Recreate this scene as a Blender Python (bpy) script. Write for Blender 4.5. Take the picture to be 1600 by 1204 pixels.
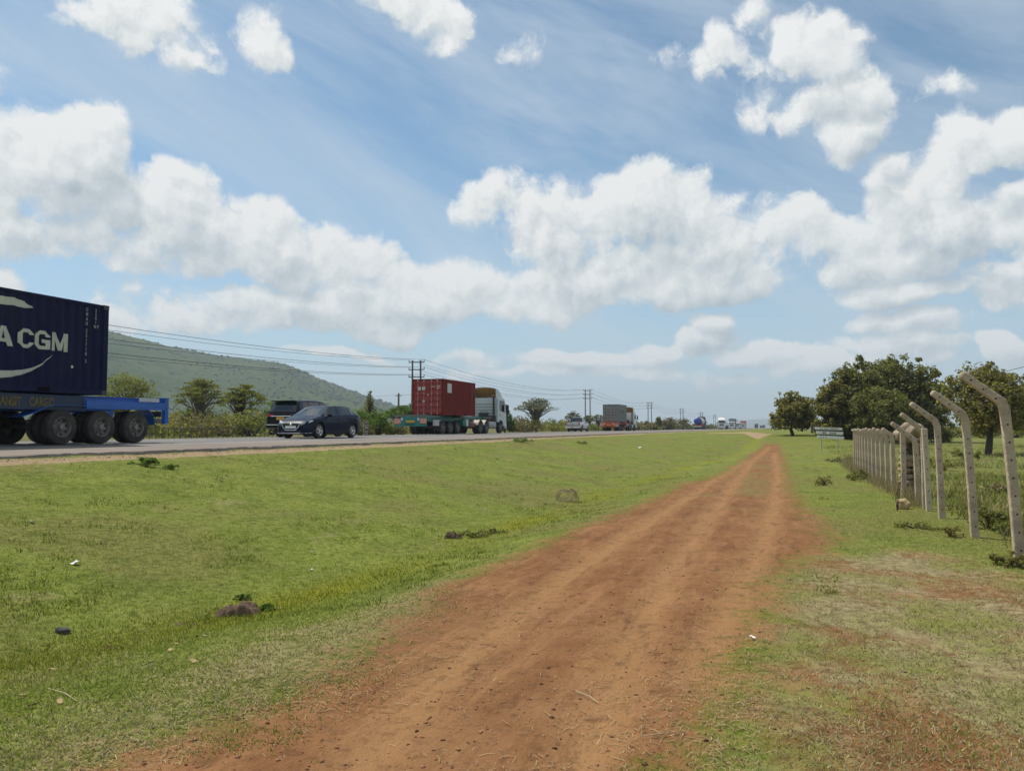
import bpy, bmesh, math, random
import numpy as np
from mathutils import Vector, Matrix

for o in list(bpy.data.objects):
    bpy.data.objects.remove(o, do_unlink=True)
SC = bpy.context.scene
COL = SC.collection
rnd = random.Random(7)
rng = np.random.default_rng(11)
R = math.radians

# ------------------------------------------------------------------ camera
# world: +Y runs along the road, +X to the right of it, z = 0 is the dirt track
CAM_Z, YAW, PITCH, FPX = 1.55, math.atan(422/1200), math.atan(66/1200), 1200.0
SY, CY = math.sin(YAW), math.cos(YAW)
cd = bpy.data.cameras.new('camera')
cam = bpy.data.objects.new('camera', cd); COL.objects.link(cam)
cam.location = (0, 0, CAM_Z)
cam.rotation_euler = (math.pi/2 + PITCH, 0, YAW)
cd.sensor_width = 36; cd.lens = 36*FPX/1600
cd.clip_start = 0.1; cd.clip_end = 30000
SC.camera = cam

def ray(px, py):
    """direction through a photo pixel, depth along the level view axis = 1"""
    r, u = (px-800)/FPX, (602-py)/FPX
    f = math.cos(PITCH) - u*math.sin(PITCH); z = math.sin(PITCH) + u*math.cos(PITCH)
    return Vector((r*CY - f*SY, r*SY + f*CY, z))
def at(px, py, depth):
    d = ray(px, py); d = d/(-d.x*SY + d.y*CY)
    return Vector((0, 0, CAM_Z)) + d*depth
def onz(px, py, z=0.0):
    d = ray(px, py); t = (z-CAM_Z)/d.z
    return Vector((0, 0, CAM_Z)) + d*t
def onx(px, py, X):
    d = ray(px, py); return Vector((0, 0, CAM_Z)) + d*(X/d.x)
def azel(px, py):
    d = ray(px, py); return math.degrees(math.atan2(d.x, d.y)), math.degrees(math.atan2(d.z, math.hypot(d.x, d.y)))

# ------------------------------------------------------------------ sun and sky
SUN = Vector((-0.50, 0.14, 0.86)).normalized()
sun_el = math.asin(SUN.z); sun_az = math.atan2(SUN.x, SUN.y)
sd = bpy.data.lights.new('sun', 'SUN'); sd.energy = 4.7; sd.angle = R(0.53); sd.color = (1.0, 0.95, 0.86)
so = bpy.data.objects.new('sun', sd); COL.objects.link(so)
so.rotation_euler = (-SUN).to_track_quat('-Z', 'Y').to_euler()
SC.view_settings.view_transform = 'Standard'
SC.view_settings.look = 'None'
SC.view_settings.gamma = 1.0
SC.view_settings.use_curve_mapping = False
SC.view_settings.exposure = 0.0

SKY_STRENGTH = 0.1
# cumulus banks: photo position and half size in pixels, weight  -> stored as directions on the sky
CLOUDS = [
 (40,262,120,118,1.15),(120,240,100,92,1.1),(180,310,60,70,.8),(50,352,120,56,.9),(-110,290,150,110,1.0),
 (300,335,92,72,1.1),(375,370,95,62,1.05),(250,395,95,45,.85),(470,405,70,42,.7),
 (540,400,75,42,.95),(600,432,60,28,.8),
 (470,482,250,36,1.0),(300,500,130,30,.8),(640,465,170,46,1.0),(720,436,90,40,.95),(840,458,110,46,1.0),(610,508,110,22,.7),
 (1010,330,115,78,1.15),(1100,372,130,84,1.1),(890,365,120,72,1.0),(780,322,60,42,.8),(1080,440,150,44,1.0),(960,425,130,50,.95),
 (1210,362,100,50,.9),(1300,360,110,48,1.0),(1430,310,85,72,1.2),(1480,360,110,74,1.1),(1400,400,130,50,1.0),(1560,345,90,60,.9),
 (1540,220,90,55,1.0),(1610,190,80,50,1.0),(1420,462,110,24,.9),(1560,435,90,44,.9),(1690,400,120,90,1.0),
 (1270,78,72,62,.95),(1300,165,98,62,1.1),(1345,205,60,40,.8),(1195,150,50,40,.30),(1185,38,22,30,.30),
 (1120,105,44,36,.42),(1042,103,28,24,.28),(820,74,40,32,.55),(655,20,72,44,.75),(690,52,34,24,.4),
 (400,62,48,56,.62),(160,14,95,40,.65),(235,42,70,48,.55),(280,98,40,22,.35),(0,125,36,30,.25),
 (-20,445,60,36,.8),(1475,135,42,20,.16),
 (1125,512,40,24,1.0),(1100,542,52,26,1.0),(1010,565,60,18,.8),(1180,560,90,16,.8),(1420,513,100,26,1.0),(1400,552,110,20,.8),
 (1570,546,50,26,.9),(880,572,110,14,.6),(720,570,90,14,.6),(1290,575,120,16,.7),(560,556,100,12,.5),(800,590,160,10,.5),(1060,592,160,10,.5),
]
def nn(nt, t, **kw):
    n = nt.nodes.new(t)
    for k, v in kw.items(): setattr(n, k, v)
    return n
def mth(nt, op, a, b=None, c=None, clamp=False):
    n = nt.nodes.new('ShaderNodeMath'); n.operation = op; n.use_clamp = clamp
    for i, v in enumerate((a, b, c)):
        if v is None: continue
        if isinstance(v, (int, float)): n.inputs[i].default_value = v
        else: nt.links.new(v, n.inputs[i])
    return n.outputs[0]
def vmth(nt, op, a, b=None, scale=None):
    n = nt.nodes.new('ShaderNodeVectorMath'); n.operation = op
    for i, v in enumerate((a, b)):
        if v is None: continue
        if isinstance(v, (tuple, Vector)): n.inputs[i].default_value = v
        else: nt.links.new(v, n.inputs[i])
    if scale is not None:
        if isinstance(scale, (int, float)): n.inputs['Scale'].default_value = scale
        else: nt.links.new(scale, n.inputs['Scale'])
    return n.outputs['Value'] if op in ('LENGTH', 'DOT_PRODUCT', 'DISTANCE') else n.outputs['Vector']
def noise_tex(nt, vec, scale, detail=4, rough=.55, dist=0.0, w=None):
    n = nt.nodes.new('ShaderNodeTexNoise')
    if w is not None:
        n.noise_dimensions = '4D'; n.inputs['W'].default_value = w
    n.inputs['Scale'].default_value = scale; n.inputs['Detail'].default_value = detail
    n.inputs['Roughness'].default_value = rough; n.inputs['Distortion'].default_value = dist
    if vec is not None: nt.links.new(vec, n.inputs['Vector'])
    return n
def mapr(nt, v, a, b, c=0.0, d=1.0, smooth=True):
    n = nt.nodes.new('ShaderNodeMapRange'); n.interpolation_type = 'SMOOTHSTEP' if smooth else 'LINEAR'
    nt.links.new(v, n.inputs[0])
    for i, x in zip((1, 2, 3, 4), (a, b, c, d)): n.inputs[i].default_value = x
    return n.outputs[0]
def mixc(nt, f, a, b, blend='MIX'):
    n = nt.nodes.new('ShaderNodeMix'); n.data_type = 'RGBA'; n.blend_type = blend
    for s, v in ((n.inputs[0], f), (n.inputs[6], a), (n.inputs[7], b)):
        if isinstance(v, (int, float)): s.default_value = v
        elif isinstance(v, tuple): s.default_value = (*v[:3], 1)
        else: nt.links.new(v, s)
    return n.outputs[2]

NOISE_SHIFT = (-87.0, 55.0, 0)
def cloud_group():
    g = bpy.data.node_groups.new('cloud_density', 'ShaderNodeTree')
    g.interface.new_socket('Position', in_out='INPUT', socket_type='NodeSocketVector')
    g.interface.new_socket('Density', in_out='OUTPUT', socket_type='NodeSocketFloat')
    g.interface.new_socket('Broad', in_out='OUTPUT', socket_type='NodeSocketFloat')
    gi = g.nodes.new('NodeGroupInput'); go = g.nodes.new('NodeGroupOutput')
    p = gi.outputs[0]
    # two scales of turbulence push the outline about
    w1 = noise_tex(g, vmth(g, 'ADD', p, NOISE_SHIFT), .16, 2, .5)
    w1v = vmth(g, 'SCALE', vmth(g, 'SUBTRACT', w1.outputs['Color'], (.5, .5, .5)), scale=5.0)
    pw = vmth(g, 'ADD', p, w1v)
    best = None
    for (px, py, hw, hh, wt) in CLOUDS:
        a, e = azel(px, py); a1, _ = azel(px+hw, py); _, e1 = azel(px, py-hh)
        sep = vmth(g, 'MULTIPLY', vmth(g, 'SUBTRACT', pw, (a, e, 0)), (.98/max(a1-a, .3), .99/max(e1-e, .3), 0))
        d = vmth(g, 'DOT_PRODUCT', sep, sep)
        v = mth(g, 'MULTIPLY_ADD', d, -wt*.8, wt*.8)      # wt*(1-d2)
        best = v if best is None else mth(g, 'SMOOTH_MAX', best, v, .12)
    # elsewhere on the sky: cumulus of the same size, from noise
    sx = g.nodes.new('ShaderNodeSeparateXYZ'); g.links.new(p, sx.inputs[0])
    off = mth(g, 'ABSOLUTE', mth(g, 'ADD', sx.outputs[0], math.degrees(YAW)))
    out = mapr(g, off, 36, 44)
    up = mapr(g, sx.outputs[1], 29, 36)
    out = mth(g, 'MAXIMUM', out, up)
    gn = noise_tex(g, p, .075, 1, .5).outputs['Fac']
    gen = mth(g, 'MULTIPLY', mth(g, 'SUBTRACT', gn, .53), 5.0)
    gen = mth(g, 'MULTIPLY_ADD', mth(g, 'SUBTRACT', 1.0, out), -3.0, gen)
    best = mth(g, 'MAXIMUM', best, mth(g, 'MINIMUM', gen, .8))
    best = mth(g, 'MAXIMUM', best, -.8)
    q = vmth(g, 'ADD', p, vmth(g, 'SCALE', w1v, scale=.3))
    q = vmth(g, 'ADD', q, NOISE_SHIFT)
    # fine turbulence on the position, so that the puffs below have ragged rims
    w2 = noise_tex(g, p, .9, 4, .6); w2.noise_dimensions = '2D'
    q = vmth(g, 'ADD', q, vmth(g, 'SCALE', vmth(g, 'SUBTRACT', w2.outputs['Color'], (.5, .5, .5)), scale=1.3))
    n1 = noise_tex(g, q, .24, 8, .58); n1.noise_dimensions = '2D'
    vo = g.nodes.new('ShaderNodeTexVoronoi'); vo.voronoi_dimensions = '2D'; vo.feature = 'F1'; vo.normalize = True
    vo.inputs['Scale'].default_value = .26; vo.inputs['Detail'].default_value = 3.0; vo.inputs['Roughness'].default_value = .5; vo.inputs['Lacunarity'].default_value = 2.3
    g.links.new(q, vo.inputs['Vector'])
    puff = mth(g, 'SUBTRACT', .42, vo.outputs['Distance'])
    dens = mth(g, 'MULTIPLY_ADD', mth(g, 'SUBTRACT', n1.outputs['Fac'], .5), 2.2, best)
    g.links.new(mth(g, 'MULTIPLY_ADD', puff, .35, dens), go.inputs[1])
    dens = mth(g, 'MULTIPLY_ADD', puff, .75, dens)
    g.links.new(dens, go.inputs[0])
    return g

def make_world():
    w = bpy.data.worlds.new('World'); SC.world = w; w.use_nodes = True
    nt = w.node_tree; nt.nodes.clear()
    out = nn(nt, 'ShaderNodeOutputWorld'); bg = nn(nt, 'ShaderNodeBackground')
    bg.inputs['Strength'].default_value = SKY_STRENGTH
    nt.links.new(bg.outputs[0], out.inputs[0])
    sky = nn(nt, 'ShaderNodeTexSky', sky_type='NISHITA')
    sky.sun_disc = False; sky.sun_elevation = sun_el; sky.sun_rotation = sun_az
    sky.altitude = 1600; sky.air_density = 1.0; sky.dust_density = 1.2; sky.ozone_density = 1.6
    tc = nn(nt, 'ShaderNodeTexCoord')
    sep = nn(nt, 'ShaderNodeSeparateXYZ'); nt.links.new(tc.outputs['Generated'], sep.inputs[0])
    x, y, z = sep.outputs
    az = mth(nt, 'MULTIPLY', mth(nt, 'ARCTAN2', x, y), 180/math.pi)
    el = mth(nt, 'MULTIPLY', mth(nt, 'ARCSINE', z), 180/math.pi)
    cmb = nn(nt, 'ShaderNodeCombineXYZ'); nt.links.new(az, cmb.inputs[0]); nt.links.new(el, cmb.inputs[1])
    P = cmb.outputs[0]
    g = cloud_group()
    def dens(vec):
        n = nt.nodes.new('ShaderNodeGroup'); n.node_tree = g; nt.links.new(vec, n.inputs[0]); return n.outputs
    d0, m0 = dens(P)
    d1, m1 = dens(vmth(nt, 'ADD', P, (-.5, .8, 0)))
    d2, m2 = dens(vmth(nt, 'ADD', P, (-1.6, 3.6, 0)))
    alpha = mapr(nt, d0, -.10, .46)
    # light: little cloud towards the sun -> bright; much cloud above -> grey base
    lit = mth(nt, 'MULTIPLY_ADD', mth(nt, 'SUBTRACT', d0, d1), .34, .82)
    lit = mth(nt, 'MULTIPLY_ADD', mth(nt, 'SUBTRACT', m0, m1), .34, lit)
    depth = mapr(nt, m2, .10, 1.05)
    lit = mth(nt, 'MULTIPLY_ADD', depth, -.40, lit)
    thin = mapr(nt, d0, .0, .5)
    lit = mth(nt, 'ADD', lit, mth(nt, 'MULTIPLY', mth(nt, 'SUBTRACT', 1.0, thin), .02), clamp=True)
    ramp = nn(nt, 'ShaderNodeValToRGB'); nt.links.new(lit, ramp.inputs[0])
    cr = ramp.color_ramp
    cr.elements[0].position = .0; cr.elements[0].color = (.44, .51, .57, 1)
    cr.elements[1].position = 1.0; cr.elements[1].color = (.95, .96, .95, 1)
    e = cr.elements.new(.42); e.color = (.62, .68, .71, 1)
    ccol = vmth(nt, 'SCALE', ramp.outputs[0], scale=.96/SKY_STRENGTH)
    # high thin cirrus and horizon haze
    sc = vmth(nt, 'MULTIPLY', P, (.05, .16, 0))
    rot = nn(nt, 'ShaderNodeVectorRotate'); rot.rotation_type = 'Z_AXIS'; rot.inputs['Angle'].default_value = R(22)
    nt.links.new(P, rot.inputs['Vector'])
    sc = vmth(nt, 'MULTIPLY', rot.outputs[0], (.035, .16, 0))
    cir = noise_tex(nt, sc, 1.0, 6, .62, .4, None).outputs['Fac']
    cir = mth(nt, 'MULTIPLY', mapr(nt, cir, .32, .72), .58)
    skyc = mixc(nt, 1.0, sky.outputs[0], (1.10, 1.36, 1.30), 'MULTIPLY')
    base = mixc(nt, cir, skyc, (.62/SKY_STRENGTH, .71/SKY_STRENGTH, .79/SKY_STRENGTH))
    hz = mth(nt, 'POWER', mapr(nt, el, 0, 17, 1, 0, False), 1.7)
    hz = mth(nt, 'MULTIPLY', hz, .85)
    base = mixc(nt, hz, base, (.50/SKY_STRENGTH, .64/SKY_STRENGTH, .75/SKY_STRENGTH))
    low = mapr(nt, el, .3, 4.5, .35, 1.0)
    alpha = mth(nt, 'MULTIPLY', alpha, low)
    fin = mixc(nt, alpha, base, ccol)
    nt.links.new(fin, bg.inputs['Color'])
    try:
        w.cycles.sampling_method = 'MANUAL'; w.cycles.sample_map_resolution = 512
    except Exception: pass
make_world()
# ------------------------------------------------------------------ helpers
def tag(o, label=None, cat=None, group=None, kind=None):
    if label: o['label'] = label
    if cat: o['category'] = cat
    if group: o['group'] = group
    if kind: o['kind'] = kind
    return o
def empty(name, loc, label, cat, rz=0.0, group=None):
    o = bpy.data.objects.new(name, None); COL.objects.link(o)
    o.empty_display_size = .2
    o.location = loc; o.rotation_euler = (0, 0, rz)
    return tag(o, label, cat, group)
def put(name, me, parent=None, loc=None, rot=None):
    o = bpy.data.objects.new(name, me); COL.objects.link(o)
    if parent is not None: o.parent = parent
    if loc is not None: o.location = loc
    if rot is not None: o.rotation_euler = rot
    return o
def copy_tree(o, parent=None):
    c = o.copy(); COL.objects.link(c)
    if parent is not None: c.parent = parent
    for ch in list(o.children): copy_tree(ch, c)
    return c

class MB:
    """collects geometry for one mesh"""
    def __init__(s): s.v = []; s.f = []; s.m = []; s.sm = []
    def add(s, vs, fs, mi=0, smooth=False):
        b = len(s.v); s.v += [tuple(v) for v in vs]
        for f in fs: s.f.append([b+i for i in f]); s.m.append(mi); s.sm.append(smooth)
    def box(s, lo, hi, mi=0, ch=0.0):
        x0, y0, z0 = lo; x1, y1, z1 = hi
        if ch <= 0:
            s.add([(x0,y0,z0),(x1,y0,z0),(x1,y1,z0),(x0,y1,z0),(x0,y0,z1),(x1,y0,z1),(x1,y1,z1),(x0,y1,z1)],
                  [(3,2,1,0),(4,5,6,7),(0,1,5,4),(1,2,6,5),(2,3,7,6),(3,0,4,7)], mi)
        else:
            bm = bmesh.new(); bmesh.ops.create_cube(bm, size=1)
            for v in bm.verts:
                v.co = Vector(((x0+x1)/2+v.co.x*(x1-x0), (y0+y1)/2+v.co.y*(y1-y0), (z0+z1)/2+v.co.z*(z1-z0)))
            bmesh.ops.bevel(bm, geom=bm.edges[:], offset=ch, segments=2, affect='EDGES', profile=.5)
            s.bm(bm, mi, True)
        return s
    def bm(s, bm, mi=0, smooth=False):
        bm.verts.ensure_lookup_table()
        s.add([v.co[:] for v in bm.verts], [[v.index for v in f.verts] for f in bm.faces], mi, smooth); bm.free()
    def tube(s, pts, rad, n=8, mi=0, cap=True):
        pts = [Vector(p) for p in pts]
        if isinstance(rad, (int, float)): rad = [rad]*len(pts)
        vs = []; fs = []
        prev = None
        for i, p in enumerate(pts):
            d = (pts[min(i+1, len(pts)-1)] - pts[max(i-1, 0)]).normalized()
            if prev is None:
                up = Vector((0, 0, 1)) if abs(d.z) < .9 else Vector((1, 0, 0))
                a = d.cross(up).normalized()
            else:
                a = (prev - d*prev.dot(d)).normalized()
            prev = a; b = d.cross(a)
            for k in range(n):
                t = 2*math.pi*k/n
                vs.append(p + (a*math.cos(t) + b*math.sin(t))*rad[i])
        for i in range(len(pts)-1):
            for k in range(n):
                k2 = (k+1) % n
                fs.append((i*n+k, i*n+k2, (i+1)*n+k2, (i+1)*n+k))
        s.add(vs, fs, mi, True)
        if cap:
            b = len(pts)-1
            s.add(vs[:n], [tuple(range(n))[::-1]], mi); s.add(vs[b*n:], [tuple(range(n))], mi)
        return s
    def prism(s, poly, axis, a, b, mi=0):
        """polygon (2D, the two other axes in order) extruded along axis from a to b"""
        n = len(poly)
        def pt(p, t):
            if axis == 'x': return (t, p[0], p[1])
            if axis == 'y': return (p[0], t, p[1])
            return (p[0], p[1], t)
        vs = [pt(p, a) for p in poly] + [pt(p, b) for p in poly]
        fs = [tuple(range(n))[::-1], tuple(range(n, 2*n))] + [(i, (i+1) % n, n+(i+1) % n, n+i) for i in range(n)]
        s.add(vs, fs, mi); return s
    def lathe_x(s, prof, n=28, mi=0, smooth=True, cx=0, cy=0, cz=0):
        """profile [(x, r)] spun about the x axis"""
        vs = []; fs = []
        for (x, r) in prof:
            for k in range(n):
                t = 2*math.pi*k/n; vs.append((cx+x, cy+r*math.cos(t), cz+r*math.sin(t)))
        for i in range(len(prof)-1):
            for k in range(n):
                k2 = (k+1) % n; fs.append((i*n+k, (i+1)*n+k, (i+1)*n+k2, i*n+k2))
        s.add(vs, fs, mi, smooth); return s
    def mesh(s, name, mats, recalc=True, sharp=35):
        me = bpy.data.meshes.new(name); me.from_pydata(s.v, [], s.f)
        mats = mats if isinstance(mats, (list, tuple)) else [mats]
        for m in mats: me.materials.append(m)
        me.polygons.foreach_set('material_index', s.m)
        me.polygons.foreach_set('use_smooth', s.sm)
        if recalc:
            bm = bmesh.new(); bm.from_mesh(me); bmesh.ops.recalc_face_normals(bm, faces=bm.faces); bm.to_mesh(me); bm.free()
        if any(s.sm): me.set_sharp_from_angle(angle=R(sharp))
        me.update(); return me
    def build(s, name, mats, parent=None, loc=None, rot=None, **kw):
        return put(name, s.mesh(name, mats, **kw), parent, loc, rot)

def np_mesh(name, V, F, mats, smooth=False):
    """numpy verts (n,3), faces (m,k) all with k corners"""
    me = bpy.data.meshes.new(name); n, k = F.shape
    me.vertices.add(len(V)); me.vertices.foreach_set('co', np.ascontiguousarray(V, np.float32).ravel())
    me.loops.add(n*k); me.loops.foreach_set('vertex_index', np.ascontiguousarray(F, np.int32).ravel())
    me.polygons.add(n); me.polygons.foreach_set('loop_start', np.arange(0, n*k, k, dtype=np.int32))
    try: me.polygons.foreach_set('loop_total', np.full(n, k, np.int32))
    except Exception: pass
    for m in (mats if isinstance(mats, (list, tuple)) else [mats]): me.materials.append(m)
    if smooth: me.polygons.foreach_set('use_smooth', np.ones(n, bool))
    me.update(calc_edges=True); return me

# ------------------------------------------------------------------ materials
MATS = {}
def M(name, rgb, rough=.6, metal=0.0, var=.12, scale=4.0, bump=0.0, coat=0.0, dirt=0.0, dirtcol=(.16, .11, .07), spec=.5):
    if name in MATS: return MATS[name]
    m = bpy.data.materials.new(name); m.use_nodes = True; nt = m.node_tree
    b = nt.nodes['Principled BSDF']
    b.inputs['Roughness'].default_value = rough; b.inputs['Metallic'].default_value = metal
    b.inputs['Specular IOR Level'].default_value = spec
    if coat: b.inputs['Coat Weight'].default_value = coat; b.inputs['Coat Roughness'].default_value = .05
    tc = nn(nt, 'ShaderNodeTexCoord')
    n1 = noise_tex(nt, tc.outputs['Object'], scale, 6, .6)
    v = mapr(nt, n1.outputs['Fac'], .25, .75, 1-var, 1+var)
    c = vmth(nt, 'SCALE', rgbnode(nt, rgb), scale=v)
    if dirt:
        n2 = noise_tex(nt, tc.outputs['Object'], scale*.6, 7, .68, .5)
        c = mixc(nt, mth(nt, 'MULTIPLY', mapr(nt, n2.outputs['Fac'], .42, .72), dirt), c, dirtcol)
    nt.links.new(c, b.inputs['Base Color'])
    if bump:
        n3 = noise_tex(nt, tc.outputs['Object'], scale*6, 5, .6)
        bp = nn(nt, 'ShaderNodeBump'); bp.inputs['Strength'].default_value = bump; bp.inputs['Distance'].default_value = .02
        nt.links.new(n3.outputs['Fac'], bp.inputs['Height']); nt.links.new(bp.outputs[0], b.inputs['Normal'])
    MATS[name] = m; return m
def rgbnode(nt, rgb):
    n = nn(nt, 'ShaderNodeRGB'); n.outputs[0].default_value = (*rgb, 1); return n.outputs[0]
def leafmat(name, c1, c2, rough=.6, trans=.3, lo=.55, hi=1.3):
    """leaves: each leaf (mesh island) its own tone between c1 and c2"""
    if name in MATS: return MATS[name]
    m = bpy.data.materials.new(name); m.use_nodes = True; nt = m.node_tree
    b = nt.nodes['Principled BSDF']; out = nt.nodes['Material Output']
    ge = nn(nt, 'ShaderNodeNewGeometry')
    rp = ge.outputs['Random Per Island']
    c = mixc(nt, rp, c1, c2)
    r2 = mth(nt, 'FRACT', mth(nt, 'MULTIPLY', rp, 17.31))
    c = vmth(nt, 'SCALE', c, scale=mapr(nt, r2, 0, 1, lo, hi, False))
    nt.links.new(c, b.inputs['Base Color']); b.inputs['Roughness'].default_value = rough
    b.inputs['Specular IOR Level'].default_value = .25
    t = nn(nt, 'ShaderNodeBsdfTranslucent'); nt.links.new(vmth(nt, 'MULTIPLY', c, (1.1, 1.25, .6)), t.inputs[0])
    mx = nn(nt, 'ShaderNodeMixShader'); mx.inputs[0].default_value = trans
    nt.links.new(b.outputs[0], mx.inputs[1]); nt.links.new(t.outputs[0], mx.inputs[2])
    nt.links.new(mx.outputs[0], out.inputs[0])
    MATS[name] = m; return m
# ------------------------------------------------------------------ the ground
SUNK = None
def smooth(a, b, x):
    t = np.clip((x-a)/(b-a), 0, 1); return t*t*(3-2*t)
PX = [-400, -60, -30, -27.6, -14.3, -13.6, -12.2, -10.2, -8.2, -6.6, -5.6, -5.0, -4.4, -3.6, -2.9, -2.0, 2.0, 12, 60, 400]
PZ = [1.2, .95, .93, .96, .96, .86, .66, .34, .05, -.16, -.27, -.31, -.27, -.13, -.02, .0, .0, -.05, .0, .3]
xs_ = np.linspace(-400, 400, 16001); zs_ = np.interp(xs_, PX, PZ)
k_ = np.hanning(15); k_ /= k_.sum(); zs_ = np.convolve(np.pad(zs_, 7, 'edge'), k_, 'valid')
def fbm2(x, y, f, oct=3, seed=0):
    """cheap value noise"""
    r_ = np.random.default_rng(seed); T = r_.random((256, 256)); s = 0; a = 1; t = 0
    for _ in range(oct):
        u, v = x*f, y*f; i, j = np.floor(u).astype(int), np.floor(v).astype(int); fu, fv = u-i, v-j
        fu = fu*fu*(3-2*fu); fv = fv*fv*(3-2*fv); i, j = i & 255, j & 255; i1, j1 = (i+1) & 255, (j+1) & 255
        s = s + a*(T[i, j]*(1-fu)*(1-fv)+T[i1, j]*fu*(1-fv)+T[i, j1]*(1-fu)*fv+T[i1, j1]*fu*fv); t += a; a *= .5; f *= 2.03
    return s/t-.5
RUTS = [[(900, 1204), (985, 1000), (1075, 850), (1130, 775), (1172, 722), (1200, 700)],
        [(560, 1204), (700, 1040), (880, 900), (1010, 815), (1110, 752), (1168, 718)],
        [(1080, 1060), (1150, 930), (1190, 850), (1208, 790), (1214, 740), (1208, 706)]]
RUTS = [np.array([onz(px, py)[:2] for px, py in r]) for r in RUTS]
def polydist(x, y, P):
    d = np.full(x.shape, 1e9)
    for a, b in zip(P[:-1], P[1:]):
        ab = b-a; t = np.clip(((x-a[0])*ab[0]+(y-a[1])*ab[1])/(ab@ab), 0, 1)
        d = np.minimum(d, np.hypot(x-a[0]-t*ab[0], y-a[1]-t*ab[1]))
    return d
def sdf(x, y, P):
    P = np.asarray(P); Q = np.vstack([P, P[:1]]); d = polydist(x, y, Q); ins = np.zeros(x.shape, bool)
    for a, b in zip(Q[:-1], Q[1:]):
        c = ((a[1] > y) != (b[1] > y)); ins ^= c & (x < (b[0]-a[0])*(y-a[1])/(b[1]-a[1]+1e-12)+a[0])
    return np.where(ins, d, -d)
DIRT = [(150,1204),(300,1140),(430,1080),(560,1010),(625,960),(660,915),(720,888),(790,858),(870,830),(950,802),(1000,782),
        (1050,760),(1110,744),(1150,724),(1172,707),(1195,697),(1220,699),(1230,720),(1236,745),(1250,775),(1280,808),(1300,828),
        (1310,848),(1290,866),(1255,880),(1238,890),(1226,905),(1216,950),(1196,1010),(1170,1070),(1130,1120),(1110,1204),(1020,1900),(-700,1900),(-40,1270)]
DIRT = [onz(px, py)[:2] for px, py in DIRT]
MIX = [(1130,1300),(1150,1110),(1190,1020),(1222,900),(1260,872),(1400,858),(1520,868),(1600,900),(1900,1000),(2200,1300),(2200,1900),(1100,1900)]
MIX = [onz(px, py)[:2] for px, py in MIX]
DRYL = [(-50,1204),(120,1120),(300,1040),(480,985),(600,950),(640,905),(720,880),(700,920),(640,980),(540,1040),(420,1095),(250,1170),(150,1204),(-100,1500),(-500,1500)]
DRYL = [onz(px, py)[:2] for px, py in DRYL]
def ditchx(y): return np.interp(y, [-50, 3, 6.5, 11, 18, 33, 45, 70], [-6.2, -6.0, -5.2, -5.0, -5.05, -4.5, -3.6, -2.5])
def ground_z(x, y, fine=True):
    x = np.asarray(x, float); y = np.asarray(y, float)
    w = np.exp(-((x+5)/5.0)**2)
    z = np.interp(x - (ditchx(y)+5.0)*w, xs_, zs_)
    # past 60 m the verge fills up to road level
    up = smooth(56, 84, y)*(1-smooth(3, 12, x))*.90
    side = smooth(56, 90, y)*smooth(3, 12, x)*.35
    z = np.where(x > -14.3, np.maximum(z, z*(1-smooth(50, 84, y))+up) + side, z)
    z = z + fbm2(x, y, .22, 2, 3)*.16*smooth(-14.6, -12, x)*(1-.5*smooth(-3, -2, x)*(1-smooth(1.5, 2.5, x)))
    if fine:
        near = (np.abs(x) < 30) & (y < 110) & (y > -5) & (x > -14.2)
        xn, yn = x[near], y[near]
        dz = fbm2(xn, yn, 2.1, 3, 5)*.035
        for P in RUTS: dz -= .030*np.exp(-(polydist(xn, yn, P)/.17)**2)
        z = z.copy(); z[near] += dz
    return z
def gz(x, y): return float(ground_z(np.array([x]), np.array([y]))[0])
def drop(px, py):
    """where the ray of a photo pixel meets the ground"""
    d = ray(px, py); t = 1.0
    p = Vector((0, 0, CAM_Z))
    for _ in range(4000):
        q = p + d*t
        if q.z <= float(ground_z(np.array([q.x]), np.array([q.y]), False)[0]): break
        t += .02 + t*.002
    q.z = gz(q.x, q.y); return q

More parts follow.
